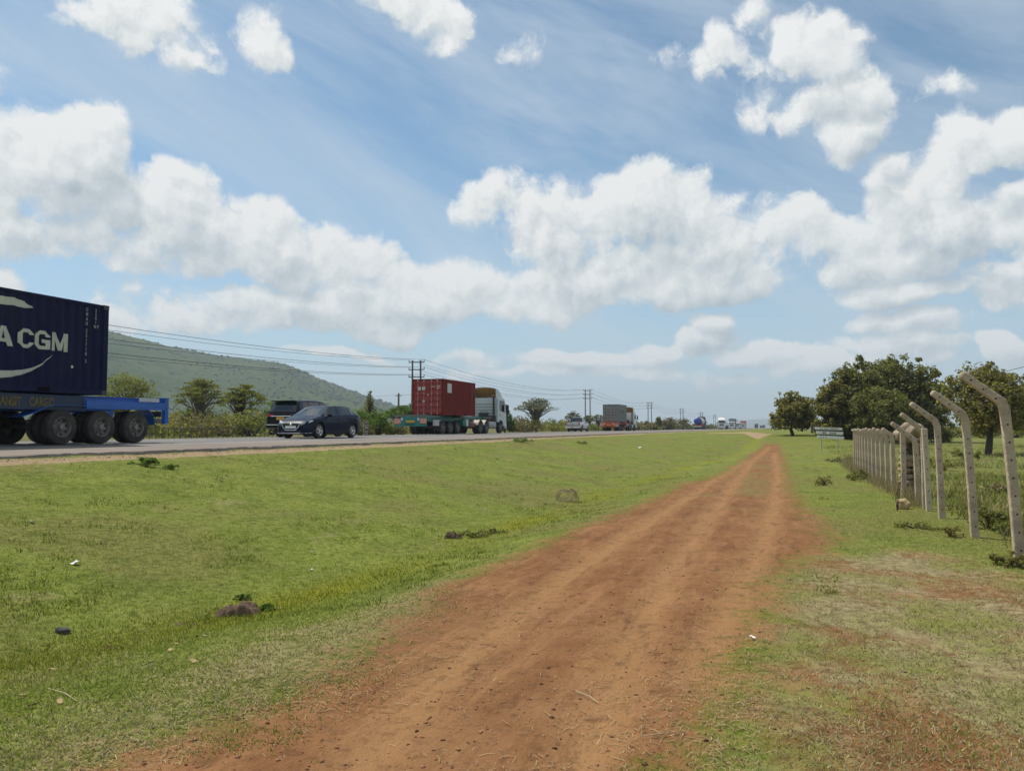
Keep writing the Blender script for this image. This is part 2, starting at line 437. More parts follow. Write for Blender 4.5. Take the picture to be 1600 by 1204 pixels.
def make_ground():
    def axis(c0, c1, st, growth, far):
        a = list(np.arange(c0, c1+1e-6, st)); s = st; v = c1
        while v < far: s *= growth; v += s; a.append(v)
        s = st; v = c0; b = []
        while v > -far: s *= growth; v -= s; b.append(v)
        return np.array(b[::-1]+a)
    X = axis(-14.6, 5.0, .085, 1.12, 9000)
    ys = [1.0]; 
    while ys[-1] < 9000: ys.append(ys[-1] + max(.075, .0125*ys[-1]))
    s = .1; v = 1.0; b = []
    while v > -3000: s *= 1.25; v -= s; b.append(v)
    Y = np.array(b[::-1]+ys)
    gx, gy = np.meshgrid(X, Y, indexing='ij'); x, y = gx.ravel(), gy.ravel()
    z = ground_z(x, y)
    nx, ny = len(X), len(Y)
    i, j = np.meshgrid(np.arange(nx-1), np.arange(ny-1), indexing='ij'); i, j = i.ravel(), j.ravel()
    F = np.stack([i*ny+j, (i+1)*ny+j, (i+1)*ny+j+1, i*ny+j+1], 1)
    # field values that the material reads
    near = (x > -22) & (x < 14) & (y > -8) & (y < 120)
    dirt = np.full(x.shape, -3.0); mix = np.full(x.shape, -3.0); dryl = np.full(x.shape, -3.0)
    dirt[near] = np.clip(sdf(x[near], y[near], DIRT), -3, 3); mix[near] = np.clip(sdf(x[near], y[near], MIX), -3, 3)
    dryl[near] = np.clip(sdf(x[near], y[near], DRYL), -3, 3)
    ditch = np.exp(-((x-ditchx(y)-.25)/.42)**2)*(y < 80)*(.55+.45*np.sin(y*.9+1))*(y > -6)
    rut = np.zeros(x.shape)
    for P in RUTS: rut[near] = np.maximum(rut[near], np.exp(-(polydist(x[near], y[near], P)/.20)**2))
    sand = np.exp(-((x+13.80)/.32)**4)
    far_sand = np.array([onz(px, py, .95)[:2] for px, py in [(1155, 676.5), (1185, 678.4), (1205, 677.2), (1170, 674.2), (1120, 675), (1100, 676)]])
    ff = (y > 40) & (y < 140) & (x > -30) & (x < 10)
    sand[ff] = np.maximum(sand[ff], smooth(-.7, .3, sdf(x[ff], y[ff], far_sand)))
    me = np_mesh('ground', np.stack([x, y, z], 1), F, [ground_mat()], True)
    for nm, cols in (('field_a', (dirt/6+.5, mix/6+.5, ditch)), ('field_b', (sand, rut, dryl/6+.5))):
        at_ = me.attributes.new(nm, 'FLOAT_COLOR', 'POINT')
        at_.data.foreach_set('color', np.stack([*cols, np.ones(len(x))], 1).astype(np.float32).ravel())
    o = put('ground', me); tag(o, kind='structure')
def ground_mat():
    m = bpy.data.materials.new('ground'); m.use_nodes = True; nt = m.node_tree; b = nt.nodes['Principled BSDF']
    ge = nn(nt, 'ShaderNodeNewGeometry'); P = ge.outputs['Position']
    def attr(nm):
        a = nn(nt, 'ShaderNodeAttribute', attribute_name=nm); s = nn(nt, 'ShaderNodeSeparateColor'); nt.links.new(a.outputs['Color'], s.inputs[0]); return s.outputs
    A, B = attr('field_a'), attr('field_b')
    dirt = mth(nt, 'MULTIPLY', mth(nt, 'SUBTRACT', A[0], .5), 6.0)
    mixf = mth(nt, 'MULTIPLY', mth(nt, 'SUBTRACT', A[1], .5), 6.0)
    dryl = mth(nt, 'MULTIPLY', mth(nt, 'SUBTRACT', B[2], .5), 6.0)
    N = lambda s, d=5, r=.6, w=0.0: noise_tex(nt, P, s, d, r, 0, w).outputs['Fac']
    big, mid, fin, vf = N(.35, 5, .6, 1.), N(1.7, 6, .65, 2.), N(9, 5, .65, 3.), N(34, 4, .7, 4.)
    cen = lambda v: mth(nt, 'SUBTRACT', v, .5)
    # grass
    g = mixc(nt, mapr(nt, mid, .3, .7), (.122, .160, .018), (.205, .230, .040))
    g = mixc(nt, mth(nt, 'MULTIPLY', mapr(nt, big, .44, .62), .85), g, (.175, .160, .045))
    g = mixc(nt, mth(nt, 'MULTIPLY', mapr(nt, N(.9, 5, .65, 14.), .52, .36), .35), g, (.070, .098, .014))
    g = mixc(nt, mth(nt, 'MULTIPLY', mapr(nt, fin, .45, .75), .55), g, (.27, .27, .085))
    g = mixc(nt, mth(nt, 'MULTIPLY', mapr(nt, fin, .52, .34), .6), g, (.050, .065, .012))  # dark specks: shadows of small tufts painted into the grass colour
    g = mixc(nt, mth(nt, 'MULTIPLY', mapr(nt, vf, .5, .3), .5), g, (.04, .05, .015))  # finer specks of the same painted tuft shade
    g = mixc(nt, mth(nt, 'MULTIPLY', A[2], mapr(nt, mid, .25, .6, .35, 1.0)), g, (.185, .185, .012))
    # bleached dry grass
    dry = mixc(nt, mapr(nt, fin, .3, .7), (.150, .115, .055), (.34, .28, .15))
    dpatch = mth(nt, 'ADD', mth(nt, 'MULTIPLY', cen(mid), 2.6), mth(nt, 'MULTIPLY', cen(big), 2.0))
    dg = mapr(nt, mth(nt, 'ADD', mth(nt, 'ADD', mth(nt, 'MULTIPLY', dryl, .9), .10), mth(nt, 'ADD', dpatch, mth(nt, 'MULTIPLY', cen(fin), 1.5))), -.35, .75)
    g = mixc(nt, mth(nt, 'MULTIPLY', dg, .8), g, dry)
    spot = mapr(nt, N(.8, 4, .6, 9.), .60, .72)
    g = mixc(nt, mth(nt, 'MULTIPLY', spot, .55), g, dry)
    # red soil
    s = mixc(nt, mapr(nt, mid, .3, .7), (.172, .074, .028), (.252, .122, .053))
    s = mixc(nt, mth(nt, 'MULTIPLY', mapr(nt, big, .4, .7), .5), s, (.205, .115, .052))
    s = mixc(nt, mth(nt, 'MULTIPLY', B[1], .8), s, (.300, .162, .070))
    s = mixc(nt, mth(nt, 'MULTIPLY', mapr(nt, fin, .52, .30), .55), s, (.085, .036, .016))
    s = mixc(nt, mth(nt, 'MULTIPLY', mapr(nt, vf, .58, .72), .35), s, (.42, .26, .14))
    # scuffs drawn out along the path by wheels and feet
    st = vmth(nt, 'MULTIPLY', P, (3.2, .55, 0.0)); n5 = noise_tex(nt, st, 1.6, 6, .68, .3)
    s = mixc(nt, mth(nt, 'MULTIPLY', mapr(nt, n5.outputs['Fac'], .50, .66), .45), s, (.325, .172, .075))
    s = mixc(nt, mth(nt, 'MULTIPLY', mapr(nt, n5.outputs['Fac'], .46, .33), .50), s, (.105, .045, .020))
    # mixed patch on the right: soil, straw and green in turn
    mx1 = mth(nt, 'ADD', mth(nt, 'MULTIPLY', cen(N(.95, 5, .62, 5.)), 5.0), mth(nt, 'MULTIPLY', cen(fin), 1.6))
    inmix = mapr(nt, mth(nt, 'ADD', mixf, mth(nt, 'MULTIPLY', cen(mid), 1.6)), -.25, .5)
    gm = mixc(nt, mapr(nt, mx1, -.75, .2), s, mixc(nt, mapr(nt, mth(nt, 'ADD', mth(nt, 'MULTIPLY', cen(N(1.3, 4, .6, 6.)), 4.0), mth(nt, 'MULTIPLY', cen(fin), 1.5)), -.3, .9), dry, mixc(nt, .35, g, (.20, .19, .045))))
    g = mixc(nt, inmix, g, gm)
    df = mth(nt, 'ADD', dirt, mth(nt, 'ADD', mth(nt, 'MULTIPLY', cen(mid), 1.5), mth(nt, 'MULTIPLY', cen(fin), 1.3)))
    col = mixc(nt, mapr(nt, df, -.30, .40), g, s)
    # thin grass crossing the middle of the track far off
    mg = mth(nt, 'MULTIPLY', mapr(nt, N(.6, 3, .6, 8.), .48, .60), mapr(nt, fin, .35, .6))
    sep = nn(nt, 'ShaderNodeSeparateXYZ'); nt.links.new(P, sep.inputs[0])
    mg = mth(nt, 'MULTIPLY', mg, mapr(nt, sep.outputs[1], 12, 20))
    mg = mth(nt, 'MULTIPLY', mg, mth(nt, 'SUBTRACT', 1.0, B[1]))
    col = mixc(nt, mth(nt, 'MULTIPLY', mg, .75), col, (.16, .155, .05))
    sf = mapr(nt, mth(nt, 'ADD', B[0], mth(nt, 'MULTIPLY', cen(mid), .9)), .35, .75)
    col = mixc(nt, sf, col, mixc(nt, mapr(nt, fin, .3, .7), (.25, .175, .095), (.37, .275, .165)))
    # scrub plain far from the road: drier, with darker tussocks
    plain = mapr(nt, sep.outputs[0], -27, -33)
    pl = mixc(nt, mapr(nt, N(.12, 6, .7, 11.), .35, .65), (.15, .13, .05), (.095, .105, .035))
    col = mixc(nt, plain, col, pl)
    fieldr = mapr(nt, sep.outputs[0], 3.0, 5.5)
    fr = mixc(nt, mapr(nt, N(.5, 6, .7, 12.), .35, .65), (.185, .165, .05), (.115, .150, .032))
    col = mixc(nt, mth(nt, 'MULTIPLY', fieldr, mapr(nt, sep.outputs[1], 7, 11)), col, fr)
    nt.links.new(col, b.inputs['Base Color'])
    b.inputs['Roughness'].default_value = .95; b.inputs['Specular IOR Level'].default_value = .1
    h = mth(nt, 'ADD', mth(nt, 'MULTIPLY', fin, .6), mth(nt, 'MULTIPLY', vf, .35))
    bp = nn(nt, 'ShaderNodeBump'); bp.inputs['Distance'].default_value = .055
    nt.links.new(mapr(nt, df, -.3, .4, 1.0, .8), bp.inputs['Strength'])
    nt.links.new(h, bp.inputs['Height']); nt.links.new(bp.outputs[0], b.inputs['Normal'])
    return m
make_ground()

# ------------------------------------------------------------------ the road
RZ = 1.08
def make_road():
    m = bpy.data.materials.new('asphalt'); m.use_nodes = True; nt = m.node_tree; b = nt.nodes['Principled BSDF']
    ge = nn(nt, 'ShaderNodeNewGeometry'); P = ge.outputs['Position']
    n1 = noise_tex(nt, P, .6, 6, .65).outputs['Fac']; n2 = noise_tex(nt, P, 26, 4, .7).outputs['Fac']
    sep = nn(nt, 'ShaderNodeSeparateXYZ'); nt.links.new(P, sep.inputs[0])
    c = mixc(nt, mapr(nt, n1, .3, .7), (.105, .098, .092), (.150, .140, .130))
    c = mixc(nt, mth(nt, 'MULTIPLY', mapr(nt, n2, .5, .7), .5), c, (.22, .20, .18))
    shf = mapr(nt, mth(nt, 'ADD', sep.outputs[0], mth(nt, 'MULTIPLY', mth(nt, 'SUBTRACT', n1, .5), .5)), -16.75, -16.55)
    c = mixc(nt, shf, c, mixc(nt, mapr(nt, n1, .3, .7), (.155, .120, .095), (.205, .165, .130)))
    nt.links.new(c, b.inputs['Base Color']); b.inputs['Roughness'].default_value = .85
    bp = nn(nt, 'ShaderNodeBump'); bp.inputs['Strength'].default_value = .5; bp.inputs['Distance'].default_value = .01
    nt.links.new(n2, bp.inputs['Height']); nt.links.new(bp.outputs[0], b.inputs['Normal'])
    md = M('broken_asphalt', (.055, .048, .042), .95, var=.5, scale=9, bump=.8)
    # cross fall: crown in the middle, shoulders drop, ragged near edge
    ys = [-260.0]
    while ys[-1] < 4000: ys.append(ys[-1] + (.16 if 2 < ys[-1] < 70 else max(.6, abs(ys[-1])*.02)))
    ys = np.array(ys)
    edge = -14.25 + .22*fbm2(ys, ys*0, .9, 4, 21)*2
    cols = [(-27.3, .80), (-27.2, 1.00), (-25.2, 1.06), (-20.9, 1.10), (-16.8, 1.07), (-15.4, 1.045)]
    V = []; n = len(cols)+3
    for y, e in zip(ys, edge):
        for x, z in cols: V.append((x, y, z))
        V += [(e-.10, y, 1.015), (e+.02, y, .985+.03*rnd.random()), (e+.12+.08*rnd.random(), y, .80)]
    F = []; mi = []
    for i in range(len(ys)-1):
        for k in range(n-1):
            F.append((i*n+k, i*n+k+1, (i+1)*n+k+1, (i+1)*n+k)); mi.append(1 if k >= n-2 else 0)
    me = np_mesh('road', np.array(V), np.array(F), [m, md]); me.polygons.foreach_set('material_index', mi)
    o = put('road', me); tag(o, kind='structure')
    mw = M('road_paint', (.62, .60, .55), .7, var=.3, scale=6)
    def zz(x): return np.interp(x, [c[0] for c in cols], [c[1] for c in cols])
    mk = MB()
    for x0, dash in ((-16.85, 0), (-25.15, 0), (-20.9, 1)):
        y = -60.0
        while y < 900:
            L = 3.0 if dash else 12.0
            if dash or True:
                for a in ((x0-.06, x0+.06),):
                    z0, z1 = zz(a[0])+.005, zz(a[1])+.005
                    if not dash and rnd.random() < .0: pass
                    mk.add([(a[0], y, z0), (a[1], y, z1), (a[1], y+L, z1), (a[0], y+L, z0)], [(0, 1, 2, 3)])
            y += L + (6.0 if dash else .02)
    o = mk.build('road_marking', mw); tag(o, kind='structure')
make_road()
def road_z(x): return float(np.interp(x, [-27.2, -25.2, -20.9, -16.8, -15.4], [1.0, 1.06, 1.10, 1.07, 1.045]))

# ------------------------------------------------------------------ the hill behind the road
RIDGE = [(-700, 520), (-400, 495), (-200, 495), (0, 505), (120, 514), (165, 521), (200, 531), (240, 540), (280, 549), (320, 556), (360, 562), (420, 568), (450, 574), (480, 587),
         (510, 599), (540, 609), (570, 620), (600, 629), (640, 638), (700, 648), (800, 660), (900, 668)]
HILL_AZ = [azel(px, py) for px, py in RIDGE]
def hill_h(az, r):
    e = np.interp(az, [a for a, _ in HILL_AZ], [e for _, e in HILL_AZ])
    top = np.tan(np.radians(e))*1900
    t = smooth(650, 1900, r)**1.15
    back = 1-smooth(1900, 3200, r)
    return top*np.where(r < 1900, t, back)
def make_hill():
    az = np.linspace(-78, -12, 330); r = np.concatenate([np.linspace(600, 2000, 150), np.linspace(2030, 3300, 20)])
    ga, gr = np.meshgrid(az, r, indexing='ij'); a, q = ga.ravel(), gr.ravel()
    x, y = q*np.sin(np.radians(a)), q*np.cos(np.radians(a))
    h = hill_h(a, q)
    gul = fbm2(x, y, .004, 4, 31)*60 + fbm2(x, y, .02, 3, 33)*12
    z = h + gul*np.clip(h/140, 0, 1)*np.clip(np.abs(1900-q)/500, .08, 1) - 1.0
    nx, ny = len(az), len(r); i, j = np.meshgrid(np.arange(nx-1), np.arange(ny-1), indexing='ij'); i, j = i.ravel(), j.ravel()
    F = np.stack([i*ny+j, i*ny+j+1, (i+1)*ny+j+1, (i+1)*ny+j], 1)
    m = bpy.data.materials.new('hillside'); m.use_nodes = True; nt = m.node_tree; b = nt.nodes['Principled BSDF']
    P = nn(nt, 'ShaderNodeNewGeometry').outputs['Position']
    n1 = noise_tex(nt, P, .006, 6, .6).outputs['Fac']; n2 = noise_tex(nt, P, .05, 6, .7).outputs['Fac']
    c = mixc(nt, mapr(nt, n1, .35, .65), (.040, .066, .020), (.070, .090, .030))
    c = mixc(nt, mapr(nt, n2, .50, .66), c, (.022, .038, .014))
    c = mixc(nt, mth(nt, 'MULTIPLY', mapr(nt, n2, .42, .30), .5), c, (.13, .12, .06))
    nt.links.new(c, b.inputs['Base Color']); b.inputs['Roughness'].default_value = 1; b.inputs['Specular IOR Level'].default_value = 0
    me = np_mesh('hill', np.stack([x, y, z], 1), F, [m], True)
    o = put('hill', me); tag(o, kind='structure')
    # trees and thickets over the slope and along the ridge, one mass
    V = []; Fq = []
    def blob(p, s):
        c0 = len(V); n = 6
        for ring, (zz, rr) in enumerate(((0, .55), (.45, 1.0), (.85, .75))):
            for k in range(n):
                t = 2*math.pi*k/n + ring*.5; f = s*rr*(.65+.7*rnd.random()); V.append((p[0]+f*math.cos(t), p[1]+f*math.sin(t), p[2]+s*1.3*zz*(.8+.4*rnd.random())))
        V.append((p[0], p[1], p[2]+s*1.5*(.8+.4*rnd.random())))
        for ring in range(2):
            for k in range(n):
                k2 = (k+1) % n; a, b_, c, d = c0+ring*n+k, c0+ring*n+k2, c0+(ring+1)*n+k2, c0+(ring+1)*n+k
                Fq.append((a, b_, c)); Fq.append((a, c, d))
        for k in range(n): Fq.append((c0+2*n+k, c0+2*n+(k+1) % n, c0+3*n))
    Z = z.reshape(nx, ny)
    def zat(aa, rr):
        fa = np.clip((aa-az[0])/(az[1]-az[0]), 0, nx-1.01); ia = int(fa); ir = int(np.clip(np.searchsorted(r, rr)-1, 0, ny-2)); return float(Z[ia, ir])
    for _ in range(12000):
        aa = rnd.uniform(-75, -22); rr = rnd.uniform(720, 1930)
        if fbm2(np.array([aa*30.]), np.array([rr]), .012, 3, 41)[0] < rnd.uniform(-.25, .25): continue
        blob((rr*math.sin(R(aa)), rr*math.cos(R(aa)), zat(aa, rr)-.8), rnd.uniform(1.0, 3.0))
    for _ in range(300):
        aa = rnd.uniform(-75, -28); rr = rnd.uniform(1860, 1925)
        if fbm2(np.array([aa*4.]), np.array([0.]), .8, 2, 43)[0] < rnd.uniform(-.3, .3): continue
        blob((rr*math.sin(R(aa)), rr*math.cos(R(aa)), zat(aa, rr)-.5), rnd.uniform(2.0, 5.5))
    mt = leafmat('hill_foliage', (.028, .046, .014), (.055, .075, .024), trans=0)
    o = put('hill_thicket', np_mesh('hill_thicket', np.array(V), np.array(Fq), [mt]))
    tag(o, 'dark green thicket and trees scattered over the hill slope behind the road', 'thicket', kind='stuff')
    # blue hills on the far horizon, past the end of the road
    az2 = np.linspace(-24, 22, 160); V = []; F = []
    for a_ in az2:
        hh = 60*np.exp(-((a_+1)/3.5)**2) + 26*(.6+fbm2(np.array([a_]), np.array([0.]), .35, 4, 51)[0]) + 55*np.exp(-((a_-16)/5)**2)
        for rr, k in ((6200, 0), (6900, .7), (7400, 1), (8600, 0)):
            V.append((rr*math.sin(R(a_)), rr*math.cos(R(a_)), hh*k-2))
    for i in range(len(az2)-1):
        for k in range(3): F.append((i*4+k, i*4+k+1, (i+1)*4+k+1, (i+1)*4+k))
    o = put('far_hills', np_mesh('far_hills', np.array(V), np.array(F), [m], True)); tag(o, kind='structure')
make_hill()
def make_haze():
    m = bpy.data.materials.new('haze'); m.use_nodes = True; nt = m.node_tree; nt.nodes.clear()
    out = nn(nt, 'ShaderNodeOutputMaterial'); v = nn(nt, 'ShaderNodeVolumePrincipled')
    v.inputs['Color'].default_value = (.78, .90, 1.0, 1); v.inputs['Density'].default_value = HAZE
    v.inputs['Anisotropy'].default_value = 0.0
    nt.links.new(v.outputs[0], out.inputs['Volume'])
    b = MB().box((-9500, -3500, -3), (9500, 9800, 330)); o = b.build('haze', m); tag(o, kind='stuff')
HAZE = .00024
make_haze()
# ------------------------------------------------------------------ vehicles: shared bits
RUB = M('tyre_rubber', (.030, .028, .026), .85, var=.25, scale=6, dirt=.5, dirtcol=(.11, .085, .06))
STEEL = M('rim_steel', (.20, .19, .175), .5, .3, var=.25, scale=6, dirt=.5)
ALU = M('alloy_rim', (.62, .63, .65), .25, .8, var=.05)
DARK = M('dark_steel', (.030, .030, .032), .7, var=.3, dirt=.35)
BLK = M('black_plastic', (.018, .018, .019), .45)
GLASS = M('dark_glass', (.012, .015, .018), .06, 0, var=.0, spec=.8)
WIND = M('windscreen_glass', (.030, .038, .046), .05, 0, var=.0, spec=.9)
CHROME = M('chrome', (.75, .75, .76), .12, 1.0, var=.03)
WHITE = M('white_paint', (.70, .70, .68), .4, var=.05, coat=.3, dirt=.25, dirtcol=(.30, .24, .18))
REDL = M('red_lens', (.45, .012, .012), .15, spec=.6)
LAMP = M('clear_lens', (.62, .66, .70), .08, .2)
AMB = M('amber_plate', (.65, .33, .02), .5)
PLATEW = M('white_plate', (.74, .74, .68), .5)
LETTER = M('black_lettering', (.02, .02, .02), .6)
ORG = M('orange_stripe', (.62, .10, .025), .45)
STRW = M('white_stripe', (.62, .60, .56), .45)
MUD = M('mud_flap', (.035, .032, .03), .9)

def text_mesh(body, h, depth=.004, bold=0.0, spacing=1.0):
    c = bpy.data.curves.new('lettering', 'FONT'); c.body = body; c.size = h/.72; c.extrude = depth/2; c.offset = bold
    c.align_x = 'CENTER'; c.align_y = 'CENTER'; c.space_character = spacing; c.resolution_u = 3
    o = bpy.data.objects.new('lettering', c); COL.objects.link(o)
    bpy.context.view_layer.update()
    me = bpy.data.meshes.new_from_object(o.evaluated_get(bpy.context.evaluated_depsgraph_get()))
    bpy.data.objects.remove(o); bpy.data.curves.remove(c)
    return me
def lettering(body, h, mat, parent, loc, rot, name='lettering', **kw):
    me = text_mesh(body, h, **kw); me.materials.clear(); me.materials.append(mat); me.name = name
    return put(name, me, parent, loc, rot)

WCACHE = {}
def wheel(parent, x, y, r=.50, w=.30, kind='truck', dual=False, dish=.09, rim=None):
    """tyre mesh with a rim child; outer face towards the side the wheel is on"""
    s = 1 if x > 0 else -1
    key = (r, w, kind, dual, dish, rim.name if rim else '')
    if key not in WCACHE:
        T = MB(); rr = r*.56 if kind == 'truck' else r*.66
        def tyre(x0):
            n = 36
            T.lathe_x([(x0-w, rr), (x0-w*.98, r*.80), (x0-w*.93, r*.95), (x0-w*.80, r), (x0-w*.56, r), (x0-w*.55, r*.975), (x0-w*.52, r*.975), (x0-w*.51, r),
                       (x0-w*.20, r), (x0-w*.07, r*.95), (x0-w*.02, r*.80), (x0, rr+.02), (x0-.02, rr)], n)
        tyre(0)
        if dual: tyre(-w-.05)
        Rm = MB()
        if kind == 'truck':
            Rm.lathe_x([(-.005, rr+.012), (.004, rr), (-.02, rr*.94), (-dish, rr*.90), (-dish-.01, rr*.62), (-dish+.02, rr*.50), (-dish+.02, rr*.34), (-dish+.09, rr*.30), (-dish+.10, 0.001)], 28)
            Rm.lathe_x([(-w+.01, rr), (-w, 0.001)], 20)
            for k in range(8):
                t = 2*math.pi*k/8+.2; c = rr*.75
                vs = [(-dish+.006, c*math.cos(t)+.04*math.cos(q), c*math.sin(t)+.04*math.sin(q)) for q in np.linspace(0, 2*math.pi, 9)[:-1]]
                Rm.add(vs, [tuple(range(8))], 1)
            for k in range(10):
                t = 2*math.pi*k/10; c = rr*.42
                Rm.lathe_x([(-dish+.045, .001), (-dish+.045, .016), (-dish+.015, .018)], 6, cy=c*math.cos(t), cz=c*math.sin(t))
        else:
            Rm.lathe_x([(-.006, rr+.008), (.004, rr), (-.012, rr*.94), (-.05, rr*.90)], 30)
            Rm.lathe_x([(-.062, rr*.92), (-.07, .001)], 24, mi=1)
            for k in range(5):
                for dt in (-.16, .16):
                    t = 2*math.pi*k/5; c, sn = math.cos(t), math.sin(t); t2 = t+dt; c2, s2 = math.cos(t2), math.sin(t2)
                    w0, w1 = .024, .018
                    a = [(-.012, .05*c-w0*sn, .05*sn+w0*c), (-.012, .05*c+w0*sn, .05*sn-w0*c), (-.004, rr*.93*c2+w1*s2, rr*.93*s2-w1*c2), (-.004, rr*.93*c2-w1*s2, rr*.93*s2+w1*c2)]
                    b = [(-.05, p[1], p[2]) for p in a]
                    Rm.add(a+b, [(0, 1, 2, 3), (0, 4, 5, 1), (1, 5, 6, 2), (2, 6, 7, 3), (3, 7, 4, 0)])
            Rm.lathe_x([(-.05, .075), (.002, .065), (.006, .03), (.006, .001)], 16)
        WCACHE[key] = (T.mesh('wheel', RUB), Rm.mesh('rim', [rim or STEEL, BLK]))
    tm, rm = WCACHE[key]
    t = put('wheel', tm, parent, (x, y, r), (0, 0, 0 if s > 0 else math.pi)); put('rim', rm, t)
    return t

# ------------------------------------------------------------------ shipping container; origin at the floor centre, doors at -y
def corr(y, per=.28, dep=.036):
    u = (y/per) % 1.0
    return dep*float(np.interp(u, [0, .25, .5, .75, 1], [0, 0, 1, 1, 0])) if False else dep*float(np.interp(u, [0, .12, .38, .5, .62, .88, 1], [.5, 1, 1, .5, 0, 0, .5]))
def container(loc, rz, label, colm, doorm, barm, group='shipping containers carried by the trucks', L=6.06, W=2.44, H=2.59, simple=False, castm=None):
    t = empty('shipping_container', loc, label, 'container', rz, group)
    hw, hl = W/2, L/2
    f = MB()
    for sx in (-1, 1):
        for y in (-hl, hl-.16): f.box((min(sx*hw, sx*(hw-.16)), y, .0), (max(sx*hw, sx*(hw-.16)), y+.16, H))
        f.box((min(sx*hw, sx*(hw-.06)), -hl+.16, .0), (max(sx*hw, sx*(hw-.06)), hl-.16, .15))
        f.box((min(sx*hw, sx*(hw-.06)), -hl+.16, H-.08), (max(sx*hw, sx*(hw-.06)), hl-.16, H-.005))
    f.box((-hw+.16, -hl, H-.12), (hw-.16, -hl+.10, H-.003)); f.box((-hw+.16, -hl, .0), (hw-.16, -hl+.10, .13))
    f.box((-hw+.16, hl-.10, H-.12), (hw-.16, hl, H-.003)); f.box((-hw+.16, hl-.10, .0), (hw-.16, hl, .13))
    f.build('frame', colm, t)
    if not simple:
        for sx in (-1, 1):
            for y in (-1.2, .85):
                pk = MB(); pk.box((sx*hw-.004 if sx > 0 else -hw-.003, y, .02), (sx*hw+.003 if sx > 0 else -hw+.004, y+.36, .135))
                pk.build('forklift_pocket', M('pocket_dark', (.006, .006, .007), .9, spec=.05), t)
    for sx in (-1, 1):
        for sy in (-1, 1):
            for z in (-.006, H-.115):
                c = MB()
                x1, y1 = sx*(hw+.005), sy*(hl+.005); x0, y0 = sx*(hw-.17), sy*(hl-.17)
                c.box((min(x0, x1), min(y0, y1), z), (max(x0, x1), max(y0, y1), z+.121))
                c.box((min(sx*hw, sx*(hw+.007)), min(sy*(hl-.11), sy*(hl-.06)), z+.03), (max(sx*hw, sx*(hw+.007)), max(sy*(hl-.11), sy*(hl-.06)), z+.09), 1)
                c.build('corner_casting', [castm or colm, BLK], t)
    ys = []; n = int(round((L-.32)/.28)); per = (L-.32)/n
    for k in range(n):
        for q in ((.12, .38, .62, .88) if not simple else (.12, .38, .62, .88)): ys.append((k+q)*per)
    ys = [0]+ys+[L-.32]
    for sx in (-1, 1):
        p = MB(); vs = []
        for y in ys:
            d = corr(y, per); x = sx*(hw-.008-d); vs += [(x, -hl+.16+y, .15), (x, -hl+.16+y, H-.08)]
        p.add(vs, [(2*i, 2*i+2, 2*i+3, 2*i+1) for i in range(len(ys)-1)])
        p.build('side_panel', colm, t, recalc=False)
    p = MB(); vs = []; xs = np.linspace(-hw+.16, hw-.16, 33)
    for i, x in enumerate(xs): d = .04 if (i//2) % 2 else 0; vs += [(x, hl-.02-d, .13), (x, hl-.02-d, H-.12)]
    p.add(vs, [(2*i, 2*i+2, 2*i+3, 2*i+1) for i in range(len(xs)-1)]); p.build('front_panel', colm, t)
    MB().box((-hw+.06, -hl+.1, H-.05), (hw-.06, hl-.1, H-.02)).build('roof', colm, t)
    for sx in (-1, 1):
        d = MB(); x0, x1 = (sx*.012, sx*(hw-.165)); x0, x1 = min(x0, x1), max(x0, x1); z0, z1 = .135, H-.125
        prof = [(z0, -.02)]; nb = 5; zz = np.linspace(z0+.10, z1-.10, nb*2)
        hgt = (z1-z0-.2)/nb
        for k in range(nb):
            a = z0+.10+k*hgt; prof += [(a+.05, -.024), (a+.17, .040), (a+hgt-.10, .040), (a+hgt-.05, -.024)]
        prof.append((z1, -.02))
        a, b = x0+.07, x1-.07
        vs = []
        for z, y in prof: vs += [(a, -hl+.03+y, z), (b, -hl+.03+y, z)]
        d.add(vs, [(2*i, 2*i+1, 2*i+3, 2*i+2) for i in range(len(prof)-1)])
        d.box((x0, -hl+.004, z0), (a, -hl+.05, z1)); d.box((b, -hl+.004, z0), (x1, -hl+.05, z1))
        dm = d.build('door', doorm, t)
        for fx in (.27, .73):
            xb = x0+(x1-x0)*fx; q = MB(); q.tube([(xb, -hl-.028, .03), (xb, -hl-.028, H-.03)], .019, 8)
            for z in (.10, .75, 1.55, H-.12): q.box((xb-.05, -hl-.045, z-.04), (xb+.05, -hl+.004, z+.04))
            q.build('locking_bar', barm, dm)
            hd = MB(); hs = 1 if fx < .5 else -1
            hd.box((min(xb, xb+hs*.36), -hl-.06, 1.06), (max(xb, xb+hs*.36), -hl-.045, 1.10)); hd.build('handle', barm, dm)
        if not simple:
            for z in (.3, .9, 1.6, 2.2):
                hg = MB(); hg.box((min(sx*(hw-.17), sx*(hw-.10)), -hl-.02, z), (max(sx*(hw-.17), sx*(hw-.10)), -hl+.0, z+.12))
                hg.build('hinge', doorm, dm)
    return t

def mudguard(parent, x0, x1, pts, mat):
    b = MB(); n = len(pts); vs = []
    for (y, z) in pts: vs += [(x0, y, z), (x1, y, z), (x0, y, z-.012), (x1, y, z-.012)]
    for i in range(n-1):
        a, c = 4*i, 4*(i+1)
        b.add([], []); b.f += []; 
    base = len(b.v); b.v += vs
    for i in range(n-1):
        a, c = base+4*i, base+4*(i+1)
        for f in ((a, c, c+1, a+1), (a+2, a+3, c+3, c+2), (a, a+2, c+2, c), (a+1, c+1, c+3, a+3)): b.f.append(f); b.m.append(0); b.sm.append(False)
    return b.build('mudguard', mat, parent)

